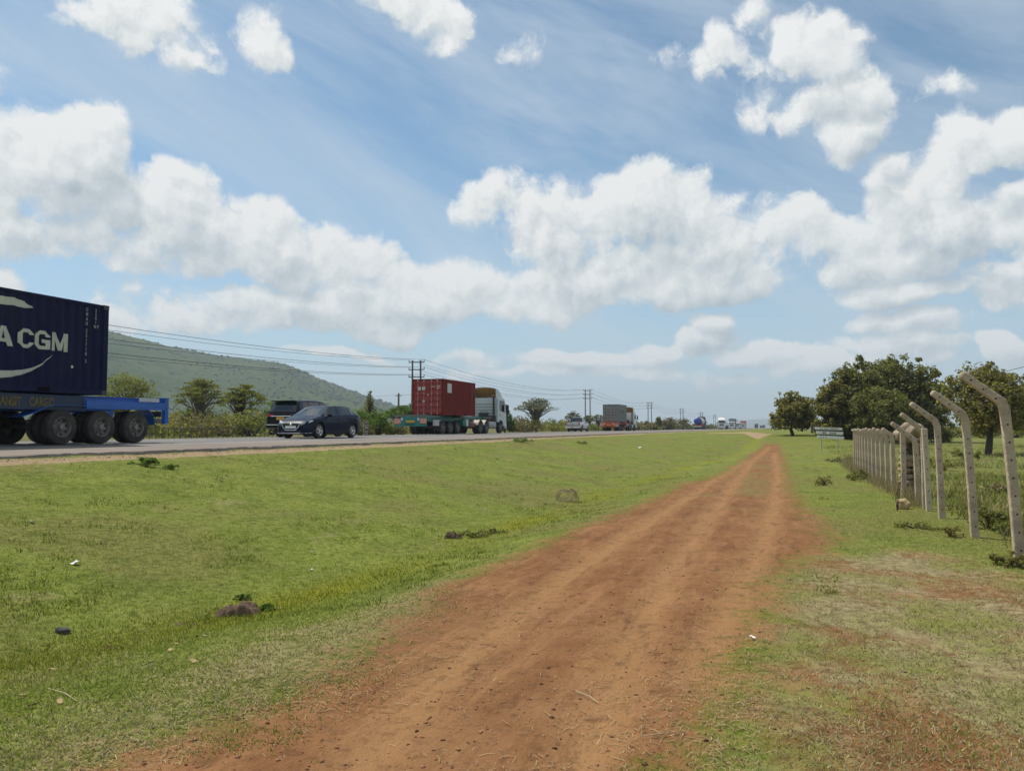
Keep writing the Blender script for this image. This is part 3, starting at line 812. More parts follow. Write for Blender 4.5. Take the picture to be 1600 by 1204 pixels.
def skeletal_trailer(loc, rz, label, paint, L=12.4, deck=1.38, wheels=(2.0, 3.31, 4.62), board=False, boardm=None, toolbox=None, railm=None, cat='trailer', wdish=.09, rear='plain', bolster=None):
    """container trailer, rear end at y = 0, front at y = L, origin on the road"""
    t = empty('semi_trailer', loc, label, cat, rz, 'container trailers on the road')
    for s in (-1, 1):
        b = MB(); x = s*.50
        poly = [(0.05, deck-.30), (0.05, deck-.02), (L, deck-.02), (L, deck-.20), (L-3.0, deck-.20), (L-3.6, deck-.48), (2.0, deck-.48), (1.2, deck-.36)]
        b.prism(poly, 'x', x-.008, x+.008)
        b.box((x-.07, .05, deck-.035), (x+.07, L, deck-.018)); b.box((x-.07, 2.0, deck-.495), (x+.07, L-3.7, deck-.48))
        b.build('chassis_beam', paint, t)
    cmm = MB().box((-.492, 0, deck-.26), (.492, .10, deck-.05)).mesh('cross_member', DARK if bolster is None else bolster)
    for y in np.arange(.5, L-.2, 1.1): put('cross_member', cmm, t, (0, float(y), 0))
    for y in (.04, .30+6.06, L-6.3, L-.16) if rear != 'plain' else (.04, L-6.2, L-.16):
        MB().box((-1.22, y, deck-.16), (1.22, y+.15, deck)).build('bolster', bolster or paint, t)
    # side rail, bright, along the outside of the frame
    for s in (-1, 1):
        b = MB(); b.box((s*1.20-.02, .19, deck-.40 if rear == 'plain' else deck-.16), (s*1.20+.02, 3.1 if rear == 'plain' else 2.2, deck-.17 if rear == 'plain' else deck-.06))
        b.build('side_rail', railm or paint, t)
        if rear == 'plain':
            bb = MB(); bb.box((s*1.12-.02, 3.12, deck-.46), (s*1.12+.02, L-3.9, deck-.06)); bb.build('side_board', railm or paint, t)
    for wy in wheels:
        ax = MB(); ax.tube([(-.9, wy, .5), (.9, wy, .5)], .075, 10); ax.box((-.62, wy-.5, .60), (-.5, wy+.5, .68)); ax.box((.5, wy-.5, .60), (.62, wy+.5, .68)); ax.build('axle', DARK, t)
        for s in (-1, 1): wheel(t, s*1.24, wy, .475, .27, dual=True, dish=wdish)
    y0, y1 = min(wheels)-.62, max(wheels)+.62
    for s in (-1, 1):
        mudguard(t, min(s*.72, s*1.235), max(s*.72, s*1.235), [(y0-.10, .55), (y0-.02, .86), (y0+.18, 1.03), (y0+.4, 1.075), (y1-.4, 1.075), (y1-.15, 1.02), (y1+.25, .84), (y1+.60, .74)] if rear == 'plain' else
                 [(y0+.05, .95), (y0+.2, 1.04), (y1-.2, 1.04), (y1-.02, .92)], railm or paint)
        if rear != 'plain': MB().box((min(s*.74, s*1.22), y0-.06, .62), (max(s*.74, s*1.22), y0-.045, 1.02)).build('mud_flap', STRW if s > 0 else MUD, t)
    # landing gear
    for s in (-1, 1):
        lg = MB(); lg.box((s*.62-.07, L-4.4, .42), (s*.62+.07, L-4.26, deck-.2)); lg.box((s*.62-.13, L-4.45, .40), (s*.62+.13, L-4.21, .43)); lg.build('landing_leg', DARK, t)
    MB().box((-.36, L-4.36, .62), (.36, L-4.30, .70)).build('leg_brace', DARK, t)
    if rear == 'plain':
        for s in (-1, 1): MB().box((s*1.14-.07, .03, .58), (s*1.14+.07, .17, deck-.165)).build('bumper_post', paint, t)
        MB().box((-1.065, .05, .60), (1.065, .16, .74)).build('rear_bumper', M('dusty_bumper', (.30, .24, .20), .7, dirt=.4), t)
        lb = MB().box((-.95, .06, .80), (.95, .10, .98)).build('light_bar', DARK, t)
        for s in (-1, 1):
            for k in range(3): MB().box((s*(.45+.17*k)-.07, .045, .84), (s*(.45+.17*k)+.07, .058, .94)).build('rear_lamp', REDL if k else AMB, lb)
        for s in (-1, 1): MB().box((s*1.222 if s > 0 else -1.236, .45, deck-.15), (1.236 if s > 0 else -1.222, 1.25, deck-.03)).build('reflector_plate', M('pale_plate', (.42, .45, .50), .4, .4), t)
    else:
        b = MB(); b.box((-1.22, .02, .58), (1.22, .12, .72)); b.box((-.70, .03, .721), (.70, .11, deck-.165))
        b.build('rear_bumper', paint, t)
        pl = MB().box((-.32, .012, .84), (.32, .026, .98)).build('number_plate', AMB, t)
        MB().box((-.38, .010, .66), (.38, .018, .74)).build('recess', BLK, t)
        for s in (-1, 1):
            x0 = s*.73 if s > 0 else -1.22; x1 = x0+.49
            bd = MB().box((x0, .03, .76), (x1, .06, 1.12)).build('warning_board', ORG, t)
            for k in range(4):
                st = MB(); q = x0-.18+.19*k; z0, z1 = .77, 1.11
                def cl(v): return min(max(v, x0+.005), x1-.005)
                lo = [(q, z0), (q+.075, z0), (q+.075+.30*s, z1), (q+.30*s, z1)]
                if s < 0: lo = [(p[0]+.30, p[1]) for p in lo]
                st_poly = clip_x(lo, x0+.004, x1-.004)
                if len(st_poly) >= 3: st.prism(st_poly, 'y', .026, .0295).build('stripe', STRW, bd)
            MB().box((s*.62-.06, -.002, .98), (s*.62+.06, .028, 1.16)).build('rear_lamp', M('pale_lamp', (.60, .66, .66), .3), t)
            hk = MB().tube([(s*1.1, .05, 1.12), (s*1.1, .05, 1.25)], .012, 6).build('bracket', STEEL, t)
    if toolbox:
        MB().box((.80, max(wheels)+1.05, .62), (1.22, max(wheels)+1.95, 1.08), ch=.015).build('toolbox', toolbox, t)
        MB().box((1.222, max(wheels)+1.60, .60), (1.24, max(wheels)+2.0, 1.10)).build('side_marker', STRW, t)
    return t
def clip_x(poly, a, b):
    for sgn, lim in ((1, a), (-1, b)):
        out = []
        for i in range(len(poly)):
            p, q = poly[i], poly[(i+1) % len(poly)]
            ip, iq = sgn*(p[0]-lim) >= 0, sgn*(q[0]-lim) >= 0
            if ip: out.append(p)
            if ip != iq:
                t = (lim-p[0])/(q[0]-p[0]); out.append((lim, p[1]+t*(q[1]-p[1])))
        poly = out
        if not poly: return []
    return poly

def tractor(loc, rz, label, paint, hub=None, cabh=2.95, deflector=None, rearaxles=2, wheelbase=3.3, name='tractor_truck', group='truck cabs pulling trailers', chassism=None, detail=True, visor=False, logo=None, sleeperback=None, ladder=False):
    """cab-over tractor: origin on the road under the rear axle, front at +y"""
    t = empty(name, loc, label, 'truck', rz, group)
    fy = wheelbase+1.35; by = wheelbase-.75; W = 1.22; z0 = .95; z1 = cabh
    cb = MB()
    sec = [(by, z0), (by, z1-.10), (by+.10, z1), (fy-.75, z1+.02), (fy-.30, z1-.12), (fy-.02, 1.95), (fy+.06, 1.55), (fy+.08, .62), (wheelbase+.56, .62), (wheelbase+.50, .90), (wheelbase+.30, 1.08), (wheelbase-.30, 1.08), (wheelbase-.48, .95)]
    bm = bmesh.new()
    vl = [bm.verts.new((-W, p[0], p[1])) for p in sec]; vr = [bm.verts.new((W, p[0], p[1])) for p in sec]
    bm.faces.new(vl[::-1]); bm.faces.new(vr)
    for i in range(len(sec)): j = (i+1) % len(sec); bm.faces.new((vl[i], vl[j], vr[j], vr[i]))
    bmesh.ops.recalc_face_normals(bm, faces=bm.faces)
    es = [e for e in bm.edges if all(v.co.z > 1.3 for v in e.verts)]
    bmesh.ops.bevel(bm, geom=es, offset=.07, segments=3, affect='EDGES', profile=.5)
    cb.bm(bm, 0, True); cab = cb.build('cab', paint, t)
    # front: windscreen, grille, bumper, lamps
    ws = MB(); a = Vector((0, fy-.27, z1-.16)); b = Vector((0, fy-.03, 1.99)); nrm = Vector((0, (a-b).z, -(a-b).y)).normalized()
    if nrm.y < 0: nrm = -nrm
    def q(x, f, o=.006): p = b+(a-b)*f+nrm*o; return (x, p.y, p.z)
    ws.add([q(-1.10, .04), q(1.10, .04), q(1.05, .97), q(-1.05, .97)], [(0, 1, 2, 3)]); w_ = ws.build('windscreen', WIND, t)
    MB().tube([q(-.7, .02, .02), q(-.1, .10, .02)], .012, 5).build('wiper', BLK, w_); MB().tube([q(.1, .02, .02), q(.7, .10, .02)], .012, 5).build('wiper', BLK, w_)
    gr = MB().box((-.74, fy+.02, .98), (.74, fy+.088, 1.84)).build('grille', BLK, t)
    gm = MB().box((-.72, fy+.085, 0), (.72, fy+.105, .05)).mesh('grille_bar', paint)
    for k in range(5): put('grille_bar', gm, gr, (0, 0, 1.04+.17*k))
    if logo: lettering(logo, .12, CHROME, gr, (0, fy+.102, 1.78), (math.pi/2, 0, math.pi))
    bp = MB().box((-1.23, fy-.35, .40), (1.23, fy+.12, .80), ch=.04).build('front_bumper', paint if detail else DARK, t)
    for s in (-1, 1):
        MB().box((s*.98-.17, fy+.09, .66), (s*.98+.17, fy+.135, .90), ch=.02).build('headlight', LAMP, t)
        # door: side window, handle, mirror, steps
        d = MB(); d.prism([(wheelbase-.42, 1.12), (fy-.24, 1.12), (fy-.24, 1.80), (fy-.42, z1-.16), (wheelbase-.42, z1-.16)], 'x', s*W, s*(W+.012)); dr = d.build('door', paint, t)
        sw = MB(); sw.prism([(wheelbase-.34, 1.92), (fy-.30, 1.82), (fy-.46, z1-.26), (wheelbase-.34, z1-.26)], 'x', s*(W+.012), s*(W+.018)); sw.build('side_window', GLASS, dr)
        MB().box((min(s*(W+.012), s*(W+.05)), wheelbase-.36, 1.52), (max(s*(W+.012), s*(W+.05)), wheelbase-.16, 1.57)).build('handle', BLK, dr)
        mi = MB(); mi.box((min(s*(W+.12), s*(W+.34)), fy-.30, 1.80), (max(s*(W+.12), s*(W+.34)), fy-.20, 2.45), ch=.03); mi.tube([(s*W, fy-.30, 2.50), (s*(W+.24), fy-.24, 2.48)], .016, 6); mi.tube([(s*W, fy-.30, 1.80), (s*(W+.24), fy-.24, 1.82)], .016, 6)
        mi.build('mirror', BLK, t)
        sp = MB(); sp.box((min(s*1.0, s*1.215), wheelbase+.58, .36), (max(s*1.0, s*1.215), fy-.36, .61)); sp.build('step', DARK, t)
        mudguard(t, min(s*.90, s*1.235), max(s*.90, s*1.235), [(wheelbase+.62*math.cos(k), .52+.62*math.sin(k)) for k in np.linspace(.15, math.pi-.15, 9)], BLK)
    if visor: MB().box((-1.05, fy-.30, z1-.20), (1.05, fy+.02, z1-.13)).build('sun_visor', BLK, t)
    # back wall with ribs
    rbm = MB().box((-1.02, by-.03, 0), (1.02, by+.003, .07)).mesh('back_rib', sleeperback or paint)
    for k in range(6): put('back_rib', rbm, t, (0, 0, 1.20+.25*k))
    # frame, deck, tank, exhaust, air hoses
    ch = MB()
    for s in (-1, 1): ch.box((s*.42-.05, -1.0 if rearaxles == 1 else -1.75, .70), (s*.42+.05, fy-.4, .95))
    for y in ((-.9 if rearaxles == 1 else -1.7), .6, 1.4): ch.box((-.37, y, .74), (.37, y+.1, .92))
    ch.build('chassis', chassism or DARK, t)
    MB().box((-.55, -.6 if rearaxles == 1 else -1.2, .99), (.55, .6 if rearaxles == 1 else .5, 1.10), ch=.02).build('fifth_wheel', DARK, t)
    for s in (-1, 1):
        tk = MB(); tk.box((min(s*.60, s*1.18), .75, .42), (max(s*.60, s*1.18), by-.15, .98), ch=.10); tk.build('fuel_tank', M('tank_metal', (.38, .38, .37), .45, .6, dirt=.5), t)
    ex = MB(); ex.box((.62, by-.42, .98), (1.10, by-.08, 1.5), ch=.04); ex.tube([(.95, by-.25, 1.5), (.95, by-.25, z1+.05), (.95, by-.40, z1+.14)], .085, 10); ex.build('exhaust_stack', DARK, t)
    ai = MB(); ai.box((-.4, by-.40, 1.0), (.45, by-.1, 1.75), ch=.05); ai.build('air_unit', BLK, t)
    for k, x in enumerate((-.25, 0, .25)): MB().tube([(x, by-.1, 1.9), (x, by-.5, 1.35), (x*.6, by-1.0, 1.25)], .022, 6).build('air_hose', [BLK], t)
    ys = [0] if rearaxles == 1 else [0, -1.35]
    for y in ys:
        for s in (-1, 1):
            wheel(t, s*1.24, y, .50, .27, dual=True)
            mudguard(t, min(s*.66, s*1.235), max(s*.66, s*1.235), [(y+.60*math.cos(k), .50+.62*math.sin(k)) for k in np.linspace(.35, math.pi-.35, 8)], chassism or BLK)
        MB().tube([(-.9, y, .5), (.9, y, .5)], .09, 10).build('axle', DARK, t)
    for s in (-1, 1): wheel(t, s*1.22, wheelbase, .50, .30, dish=.02)
    MB().tube([(-.9, wheelbase, .5), (.9, wheelbase, .5)], .07, 8).build('axle', DARK, t)
    rp = MB().box((-1.05, (min(ys)-.70), .55), (1.05, min(ys)-.62, .80)); r0 = rp.build('rear_bar', DARK, t)
    for s in (-1, 1):
        x0 = s*.55 if s > 0 else -1.03
        bd = MB().box((x0, min(ys)-.725, .56), (x0+.48, min(ys)-.702, .79)).build('warning_board', REDL, r0)
        for k in range(4):
            pl = clip_x([(x0-.1+.16*k, .565), (x0-.03+.16*k, .565), (x0+.14+.16*k, .785), (x0+.07+.16*k, .785)], x0+.003, x0+.477)
            if len(pl) >= 3: MB().prism(pl, 'y', min(ys)-.729, min(ys)-.7255).build('stripe', STRW, bd)
    if deflector:
        # roof fairing: shell open at the back, with its two side lips
        df = MB(); n = 10; L0, H0 = fy-.75-by+.25, .85
        ys_ = np.linspace(0, 1, n); vs = []
        xs = np.linspace(-1.12, 1.12, 9)
        for k in ys_:
            for x in xs:
                zz = z1+.02 + H0*math.sin(min(1, (1-k)*1.0)*math.pi/2)**.8*(1-.16*(abs(x)/1.12)**3)
                vs.append((x, by-.20+L0*k, zz))
        m_ = len(xs); fs = [(i*m_+j, i*m_+j+1, (i+1)*m_+j+1, (i+1)*m_+j) for i in range(n-1) for j in range(m_-1)]
        df.add(vs, fs, 0, True)
        low = [(v[0]*.97, v[1]+.03, v[2]-.045) for v in vs]; df.add(low, [f[::-1] for f in fs], 1, True)
        # rim at the back edge
        for j in range(m_-1): df.add([vs[j], vs[j+1], low[j+1], low[j]], [(0, 1, 2, 3)], 0)
        for s, jj in ((-1, 0), (1, m_-1)):
            edge = [vs[i*m_+jj] for i in range(n)]
            df.add(edge+[(e[0], e[1], z1+.0) for e in edge], [(i, i+1, n+i+1, n+i) for i in range(n-1)], 0)
        df.build('wind_deflector', [paint, M('deflector_inside', (.62, .36, .13), .8)], t, recalc=False)
    return t
# ------------------------------------------------------------------ cars: one lofted shell split into body and glass
def car(name, loc, rz, label, cat, paint, P, rim=ALU, group='cars and pickups on the road', glass=GLASS):
    """P: dict of profile curves along y (front = +y, wheel contact at z = 0)"""
    t = empty(name, loc, label, cat, rz, group)
    L0, L1 = P['y0'], P['y1']; r = P['r']; wf, wr = P['wf'], P['wr']; ra = r+.055
    ys = sorted(set([round(v, 4) for v in np.linspace(L0, L1, 64)] + [round(wf+ra*math.cos(k), 4) for k in np.linspace(0, math.pi, 15)] + [round(wr+ra*math.cos(k), 4) for k in np.linspace(0, math.pi, 15)]
                    + [round(v, 4) for w in P['win'] for v in w[:2]] + [round(v, 4) for v in P['ws']] + [round(v, 4) for v in P['rw']]))
    ys = [y for y in ys if L0 <= y <= L1]
    C = lambda k, y: float(np.interp(y, [p[0] for p in P[k]], [p[1] for p in P[k]]))
    rows = []
    for y in ys:
        zb = C('bot', y)
        for w in (wf, wr):
            if abs(y-w) < ra: zb = max(zb, r+math.sqrt(max(ra*ra-(y-w)**2, 0)))
        belt, roof, wd, wrf = C('belt', y), C('roof', y), C('wid', y), C('wroof', y)
        roof = max(roof, belt+.012); zb = min(zb, belt-.10)
        m1 = zb+(belt-zb)*.22; m2 = zb+(belt-zb)*.62
        wg = wd*.945
        pts = [(0, zb+.02), (wd*.90, zb+.01), (wd*.985, zb+.0), (wd, m1), (wd*.992, m2), (wd*.972, belt-.03), (wg, belt)]
        h = roof-belt
        for f in (.10, .50, .90): pts.append((wg+(wrf-wg)*f, belt+h*f*.985))
        pts += [(wrf*.94, roof-.010), (wrf*.6, roof+.006), (0, roof+.014)]
        rows.append(pts)
    n = len(rows[0]); W0 = P.get('ws'); R0 = P.get('rw')
    parts = {}
    def pk(nm): return parts.setdefault(nm, MB())
    for i in range(len(ys)-1):
        ym = (ys[i]+ys[i+1])/2
        for k in range(n-1):
            nm = 'body'
            if k in (7, 8):
                for wi, (a, b) in enumerate(P['win']):
                    if a <= ym <= b: nm = 'side_window%d' % wi
            if k >= 9 and k <= 11:
                if W0[0] <= ym <= W0[1]: nm = 'windscreen'
                if R0[0] <= ym <= R0[1]: nm = 'rear_window'
            for s in (-1, 1):
                q = [rows[i][k], rows[i][k+1], rows[i+1][k+1], rows[i+1][k]]
                yy = [ys[i], ys[i], ys[i+1], ys[i+1]]
                vs = [(s*p[0], y, p[1]) for p, y in zip(q, yy)]
                if s < 0: vs = vs[::-1]
                key = nm + ('L' if s < 0 else 'R') if nm.startswith('side') else nm
                pk(key).add(vs, [(0, 1, 2, 3)], 0, True)
    for e, rw_ in ((0, rows[0]), (-1, rows[-1])):
        y = ys[0] if e == 0 else ys[-1]
        for k in range(n-1):
            vs = [(p[0], y, p[1]) for p in (rw_[k], rw_[k+1])] + [(-p[0], y, p[1]) for p in (rw_[k+1], rw_[k])]
            pk('body').add(vs if e else vs[::-1], [(0, 1, 2, 3)], 0, False)
    def weld(mb, nm, mat):
        me = mb.mesh(nm, mat, recalc=False); bm = bmesh.new(); bm.from_mesh(me); bmesh.ops.remove_doubles(bm, verts=bm.verts, dist=.0008)
        bmesh.ops.recalc_face_normals(bm, faces=bm.faces); bm.to_mesh(me); bm.free(); me.set_sharp_from_angle(angle=R(38)); return me
    body = None
    for key, mb in parts.items():
        nm = ''.join(c for c in key.rstrip('LR') if not c.isdigit()) if key.startswith('side') else key
        mt = paint if nm == 'body' else (WIND if nm == 'windscreen' else glass)
        put(nm, weld(mb, nm, mt), t)
    fl = MB(); fl.box((-C('wid', 0)*.86, L0+.5, .16), (C('wid', 0)*.86, L1-.5, .30)); fl.build('underbody', BLK, t)
    for y in (wf, wr):
        al = MB(); al.box((-C('wid', y)*.80, y-ra, r*.5), (C('wid', y)*.80, y+ra, r+ra)); al.build('wheel_arch', BLK, t)
        for s in (-1, 1): wheel(t, s*(C('wid', y)-.02), y, r, P.get('tw', .20), kind='car', rim=rim)
    # shut lines and handles
    for s in (-1, 1):
        for y in P['seams']:
            sm = MB(); z0, z1 = max(C('bot', y)+.06, .24), C('belt', y)-.03; pts = [(s*(C('wid', y)*f+.003), y, z) for z, f in zip(np.linspace(z0, z1, 5), (.993, 1.0, .997, .992, .974))]
            sm.tube(pts, .005, 4); sm.build('door_seam', BLK, t)
        for y in P['handles']:
            z = C('belt', y)-.11; x = s*(C('wid', y)*.988+.012); MB().box((x-.015, y-.09, z-.015), (x+.015, y+.09, z+.015), ch=.008).build('door_handle', paint, t)
        y = P['mirror']; x = s*(C('wid', y)+.06); z = C('belt', y)+.07
        mi = MB(); mi.box((x-.11, y-.05, z-.065), (x+.11, y+.06, z+.065), ch=.035); mi.build('mirror', paint, t)
    return t, C

def hatchback(loc, rz, label):
    P = dict(y0=-2.22, y1=2.22, r=.325, wf=1.36, wr=-1.34,
             bot=[(-2.22, .34), (-2.0, .24), (-1.7, .20), (1.7, .19), (2.0, .20), (2.22, .26)],
             belt=[(-2.22, .80), (-2.12, .98), (-1.9, 1.045), (-1.0, 1.00), (0, .955), (.8, .925), (1.1, .90), (1.5, .85), (1.9, .765), (2.12, .66), (2.22, .55)],
             roof=[(-2.22, .81), (-2.12, .995), (-2.02, 1.08), (-1.62, 1.33), (-1.35, 1.405), (-.9, 1.445), (-.3, 1.455), (.1, 1.43), (.4, 1.36), (1.12, .985), (1.3, .945), (1.7, .855), (1.95, .775), (2.12, .675), (2.22, .56)],
             wid=[(-2.22, .74), (-2.1, .83), (-1.8, .885), (-1.0, .895), (1.0, .897), (1.6, .875), (1.95, .82), (2.12, .74), (2.22, .62)],
             wroof=[(-2.22, .66), (-1.9, .62), (-1.5, .58), (-.5, .61), (.3, .60), (.9, .68), (1.2, .74), (1.7, .74), (2.0, .68), (2.22, .55)],
             ws=(.38, 1.14), rw=(-2.0, -1.60), win=[(-1.62, -1.22), (-1.16, -.22), (-.14, .86)], seams=(-1.05, -.18, .92), handles=(-.95, -.05), mirror=.72, tw=.205)
    t, C = car('hatchback_car', loc, rz, label, 'car', NAVY, P)
    # face: wing-shaped grille with a bright lower rim, plate, lamps, fog lamps, chrome lip
    g = MB(); y = 2.225
    g.prism([(-.44, .64), (.44, .64), (.40, .52), (.24, .36), (-.24, .36), (-.40, .52)], 'y', 2.10, y+.012); gr = g.build('grille', BLK, t)
    w = MB(); w.tube([(-.60, 2.15, .68), (-.45, y+.012, .64), (-.41, y+.016, .52), (-.25, y+.018, .355), (.25, y+.018, .355), (.41, y+.016, .52), (.45, y+.012, .64), (.60, 2.15, .68)], .017, 6); w.build('grille_trim', CHROME, gr)
    em = MB(); em.lathe_x([(0, .06), (.012, .05), (.014, .001)], 14); e = em.build('emblem', CHROME, gr, (0, y+.014, .60), (0, 0, math.pi/2))
    MB().box((-.26, y+.014, .43), (.26, y+.026, .54)).build('number_plate', PLATEW, t)
    for s in (-1, 1):
        h = MB(); hp = []
        for (x, yy, z) in ((.50, 2.165, .665), (.62, 2.10, .735), (.80, 1.86, .785), (.835, 1.80, .745), (.74, 2.03, .655), (.56, 2.175, .615)): hp.append((s*(x+.02), yy+.02, z))
        h.add(hp, [tuple(range(6))[::s]], 0); hb = [(p[0]*.9, p[1]-.14, p[2]) for p in hp]; h.add(hp+hb, [(i, (i+1) % 6, 6+(i+1) % 6, 6+i) for i in range(6)], 0)
        h.build('headlight', LAMP, t)
        f = MB(); f.lathe_x([(-.02, .065), (.012, .06), (.014, .045), (.0, .001)], 14); f.build('fog_lamp', CHROME, t, (s*.66, 2.13, .38), (0, 0, math.pi/2-s*.45))
        tl = MB(); tl.box((min(s*.62, s*.80), -2.17, .86), (max(s*.62, s*.80), -2.02, .99), ch=.03); tl.build('tail_light', REDL, t)
    lip = MB(); lip.tube([(-.84, 1.90, .235), (-.70, 2.14, .225), (-.4, 2.235, .22), (.4, 2.235, .22), (.70, 2.14, .225), (.84, 1.90, .235)], .014, 6); lip.build('bumper_trim', CHROME, t)
    MB().box((-.50, 2.19, .25), (.50, 2.237, .33)).build('lower_intake', BLK, t)
    st = MB(); st.box((.38, .56, 1.275), (.45, .60, 1.33)); st.build('windscreen_sticker', STRW, t)
    rf = MB(); rf.tube([(-.60, -1.62, 1.36), (-.62, -1.0, 1.425), (-.62, .1, 1.405)], .010, 5); rf.build('roof_trim', BLK, t)
    return t
def suv(loc, rz, label):
    P = dict(y0=-2.38, y1=2.38, r=.385, wf=1.45, wr=-1.35,
             bot=[(-2.38, .50), (-2.1, .40), (-1.7, .34), (1.7, .33), (2.2, .36), (2.38, .42)],
             belt=[(-2.38, 1.02), (-2.3, 1.15), (-1.0, 1.18), (0, 1.14), (1.0, 1.12), (1.4, 1.08), (2.1, .98), (2.38, .80)],
             roof=[(-2.38, 1.05), (-2.33, 1.20), (-2.20, 1.55), (-2.08, 1.76), (-1.7, 1.82), (-.5, 1.835), (.2, 1.80), (.5, 1.70), (1.12, 1.20), (1.3, 1.16), (2.1, 1.04), (2.38, .82)],
             wid=[(-2.38, .86), (-2.2, .92), (-1.6, .945), (1.4, .945), (2.0, .89), (2.38, .72)],
             wroof=[(-2.38, .80), (-2.1, .70), (-1.5, .70), (.2, .69), (1.1, .78), (2.0, .78), (2.38, .65)],
             ws=(.48, 1.14), rw=(-2.31, -2.10), win=[(-2.0, -1.30), (-1.22, -.28), (-.20, .80)], seams=(-1.1, -.24, .9), handles=(-1.0, -.1), mirror=.70, tw=.26)
    t, C = car('suv_car', loc, rz, label, 'car', BLACKP, P)
    y = -2.385
    MB().box((-.30, y-.012, .86), (.14, y+.0, 1.0)).build('number_plate', AMB, t)
    sp = MB(); sp.box((-.66, -2.34, 1.765), (.66, -2.02, 1.815), ch=.02); sp.build('roof_spoiler', BLACKP, t)
    for s in (-1, 1):
        tl = MB(); tl.prism([(s*.34, 1.04), (s*.89, 1.03), (s*.91, 1.14), (s*.60, 1.13)][::s], 'y', y-.012, -2.20); tl.build('tail_light', REDL, t)
        MB().box((min(s*.55, s*.80), y-.01, .58), (max(s*.55, s*.80), y+.03, .63)).build('reflector', REDL, t)
        MB().tube([(s*.62, -1.9, 1.80), (s*.64, -.8, 1.855), (s*.62, .1, 1.82)], .02, 6).build('roof_rail', CHROME, t)
    MB().box((-.60, y-.018, 1.025), (.60, y+.01, 1.060)).build('tailgate_trim', CHROME, t)
    b = MB(); b.box((-.88, -2.44, .46), (.88, -2.25, .66), ch=.04); bb = b.build('rear_bumper', BLACKP, t)
    MB().box((-.84, -2.452, .60), (.84, -2.435, .635)).build('bumper_trim', CHROME, bb)
    MB().box((-.30, -2.41, .44), (.30, -2.30, .50)).build('tow_plate', STEEL, t)
    return t
def pickup(loc, rz, label):
    P = dict(y0=-2.58, y1=2.58, r=.37, wf=1.60, wr=-1.45,
             bot=[(-2.58, .52), (-2.2, .45), (-1.8, .40), (1.8, .36), (2.4, .38), (2.58, .44)],
             belt=[(-2.58, 1.07), (-2.5, 1.10), (-.9, 1.09), (0, 1.06), (1.0, 1.05), (1.4, 1.03), (2.3, .96), (2.58, .80)],
             roof=[(-2.58, 1.085), (-2.5, 1.115), (-.92, 1.105), (-.88, 1.18), (-.68, 1.70), (-.5, 1.745), (.1, 1.74), (.45, 1.66), (1.12, 1.12), (1.3, 1.09), (2.3, 1.0), (2.58, .82)],
             wid=[(-2.58, .86), (-2.3, .89), (-1.0, .905), (1.4, .905), (2.2, .87), (2.58, .72)],
             wroof=[(-2.58, .82), (-.95, .82), (-.7, .66), (.2, .65), (1.1, .76), (2.2, .76), (2.58, .65)],
             ws=(.43, 1.14), rw=(-.885, -.66), win=[(-.62, .02), (.10, .82)], seams=(-.80, .06, .92), handles=(-.55, .2), mirror=.72, tw=.24)
    t, C = car('pickup_truck', loc, rz, label, 'pickup', SILVER, P, rim=STEEL)
    for s in (-1, 1): MB().box((min(s*.72, s*.885), -2.595, .82), (max(s*.72, s*.885), -2.50, 1.06), ch=.015).build('tail_light', REDL, t)
    tg = MB(); tg.box((-.70, -2.60, .62), (.70, -2.575, 1.08), ch=.01); g = tg.build('tailgate', SILVER, t)
    MB().box((-.10, -2.612, .93), (.10, -2.598, .99)).build('handle', BLK, g)
    b = MB(); b.box((-.88, -2.72, .42), (.88, -2.56, .58), ch=.02); b.build('rear_bumper', CHROME, t)
    MB().box((-.22, -2.735, .46), (.22, -2.722, .56)).build('number_plate', AMB, t)
    # bed cover lip and roll hoop over the load bed
    MB().box((-.78, -2.50, 1.118), (.78, -.95, 1.150)).build('bed_cover', BLK, t)
    return t
NAVY = M('navy_car_paint', (.003, .008, .026), .35, .0, var=.04, coat=.22, spec=.08, dirt=.08, dirtcol=(.10, .09, .08))
BLACKP = M('black_car_paint', (.004, .004, .005), .35, .0, var=.04, coat=.2, spec=.08, dirt=.06)
SILVER = M('silver_car_paint', (.42, .42, .41), .3, .7, var=.04, coat=.8, dirt=.12)
# ------------------------------------------------------------------ the traffic
def on_road(px, X):
    """Y where the plane x = X is seen at photo column px"""
    r = (px-800)/FPX; return X*(CY + SY*r)/(r*CY - SY)
NEAR_X, FAR_X = -18.45, -22.75   # sides of the trucks that face the path
# --- near lane, heading towards the camera: blue container truck (rear end on the right)
bx = NEAR_X-1.22; yr = on_road(265, NEAR_X)
TBLUE = M('trailer_blue', (.010, .105, .42), .4, var=.12, scale=2, coat=.2, dirt=.35, dirtcol=(.05, .055, .065))
CNAVY = M('container_navy', (.007, .011, .048), .65, var=.12, scale=1.2, dirt=.32, dirtcol=(.036, .030, .034), spec=.15)
TBLUE_SHADE = M('trailer_blue_shaded', (.010, .028, .075), .5, dirt=.4, dirtcol=(.05, .04, .03))  # trailer blue darkened: shade under the container painted into the side boards
BTR = skeletal_trailer((bx, yr, road_z(bx)), math.pi, 'blue skeletal trailer with three axles carrying the navy container at the left edge', TBLUE,
                 wheels=[yr-on_road(p_, NEAR_X) for p_ in (214, 160, 98)], deck=1.40, railm=TBLUE, wdish=.10)
for c in BTR.children:
    if c.name.startswith('side_board'): c.data.materials[0] = TBLUE_SHADE
yc = on_road(166, NEAR_X)
CB = container((bx, yc-3.03, road_z(bx)+1.402), math.pi, 'navy blue container with large pale CMA CGM lettering and swoosh at the left edge', CNAVY, CNAVY, STEEL, castm=M('casting_grey', (.05, .055, .08), .6))
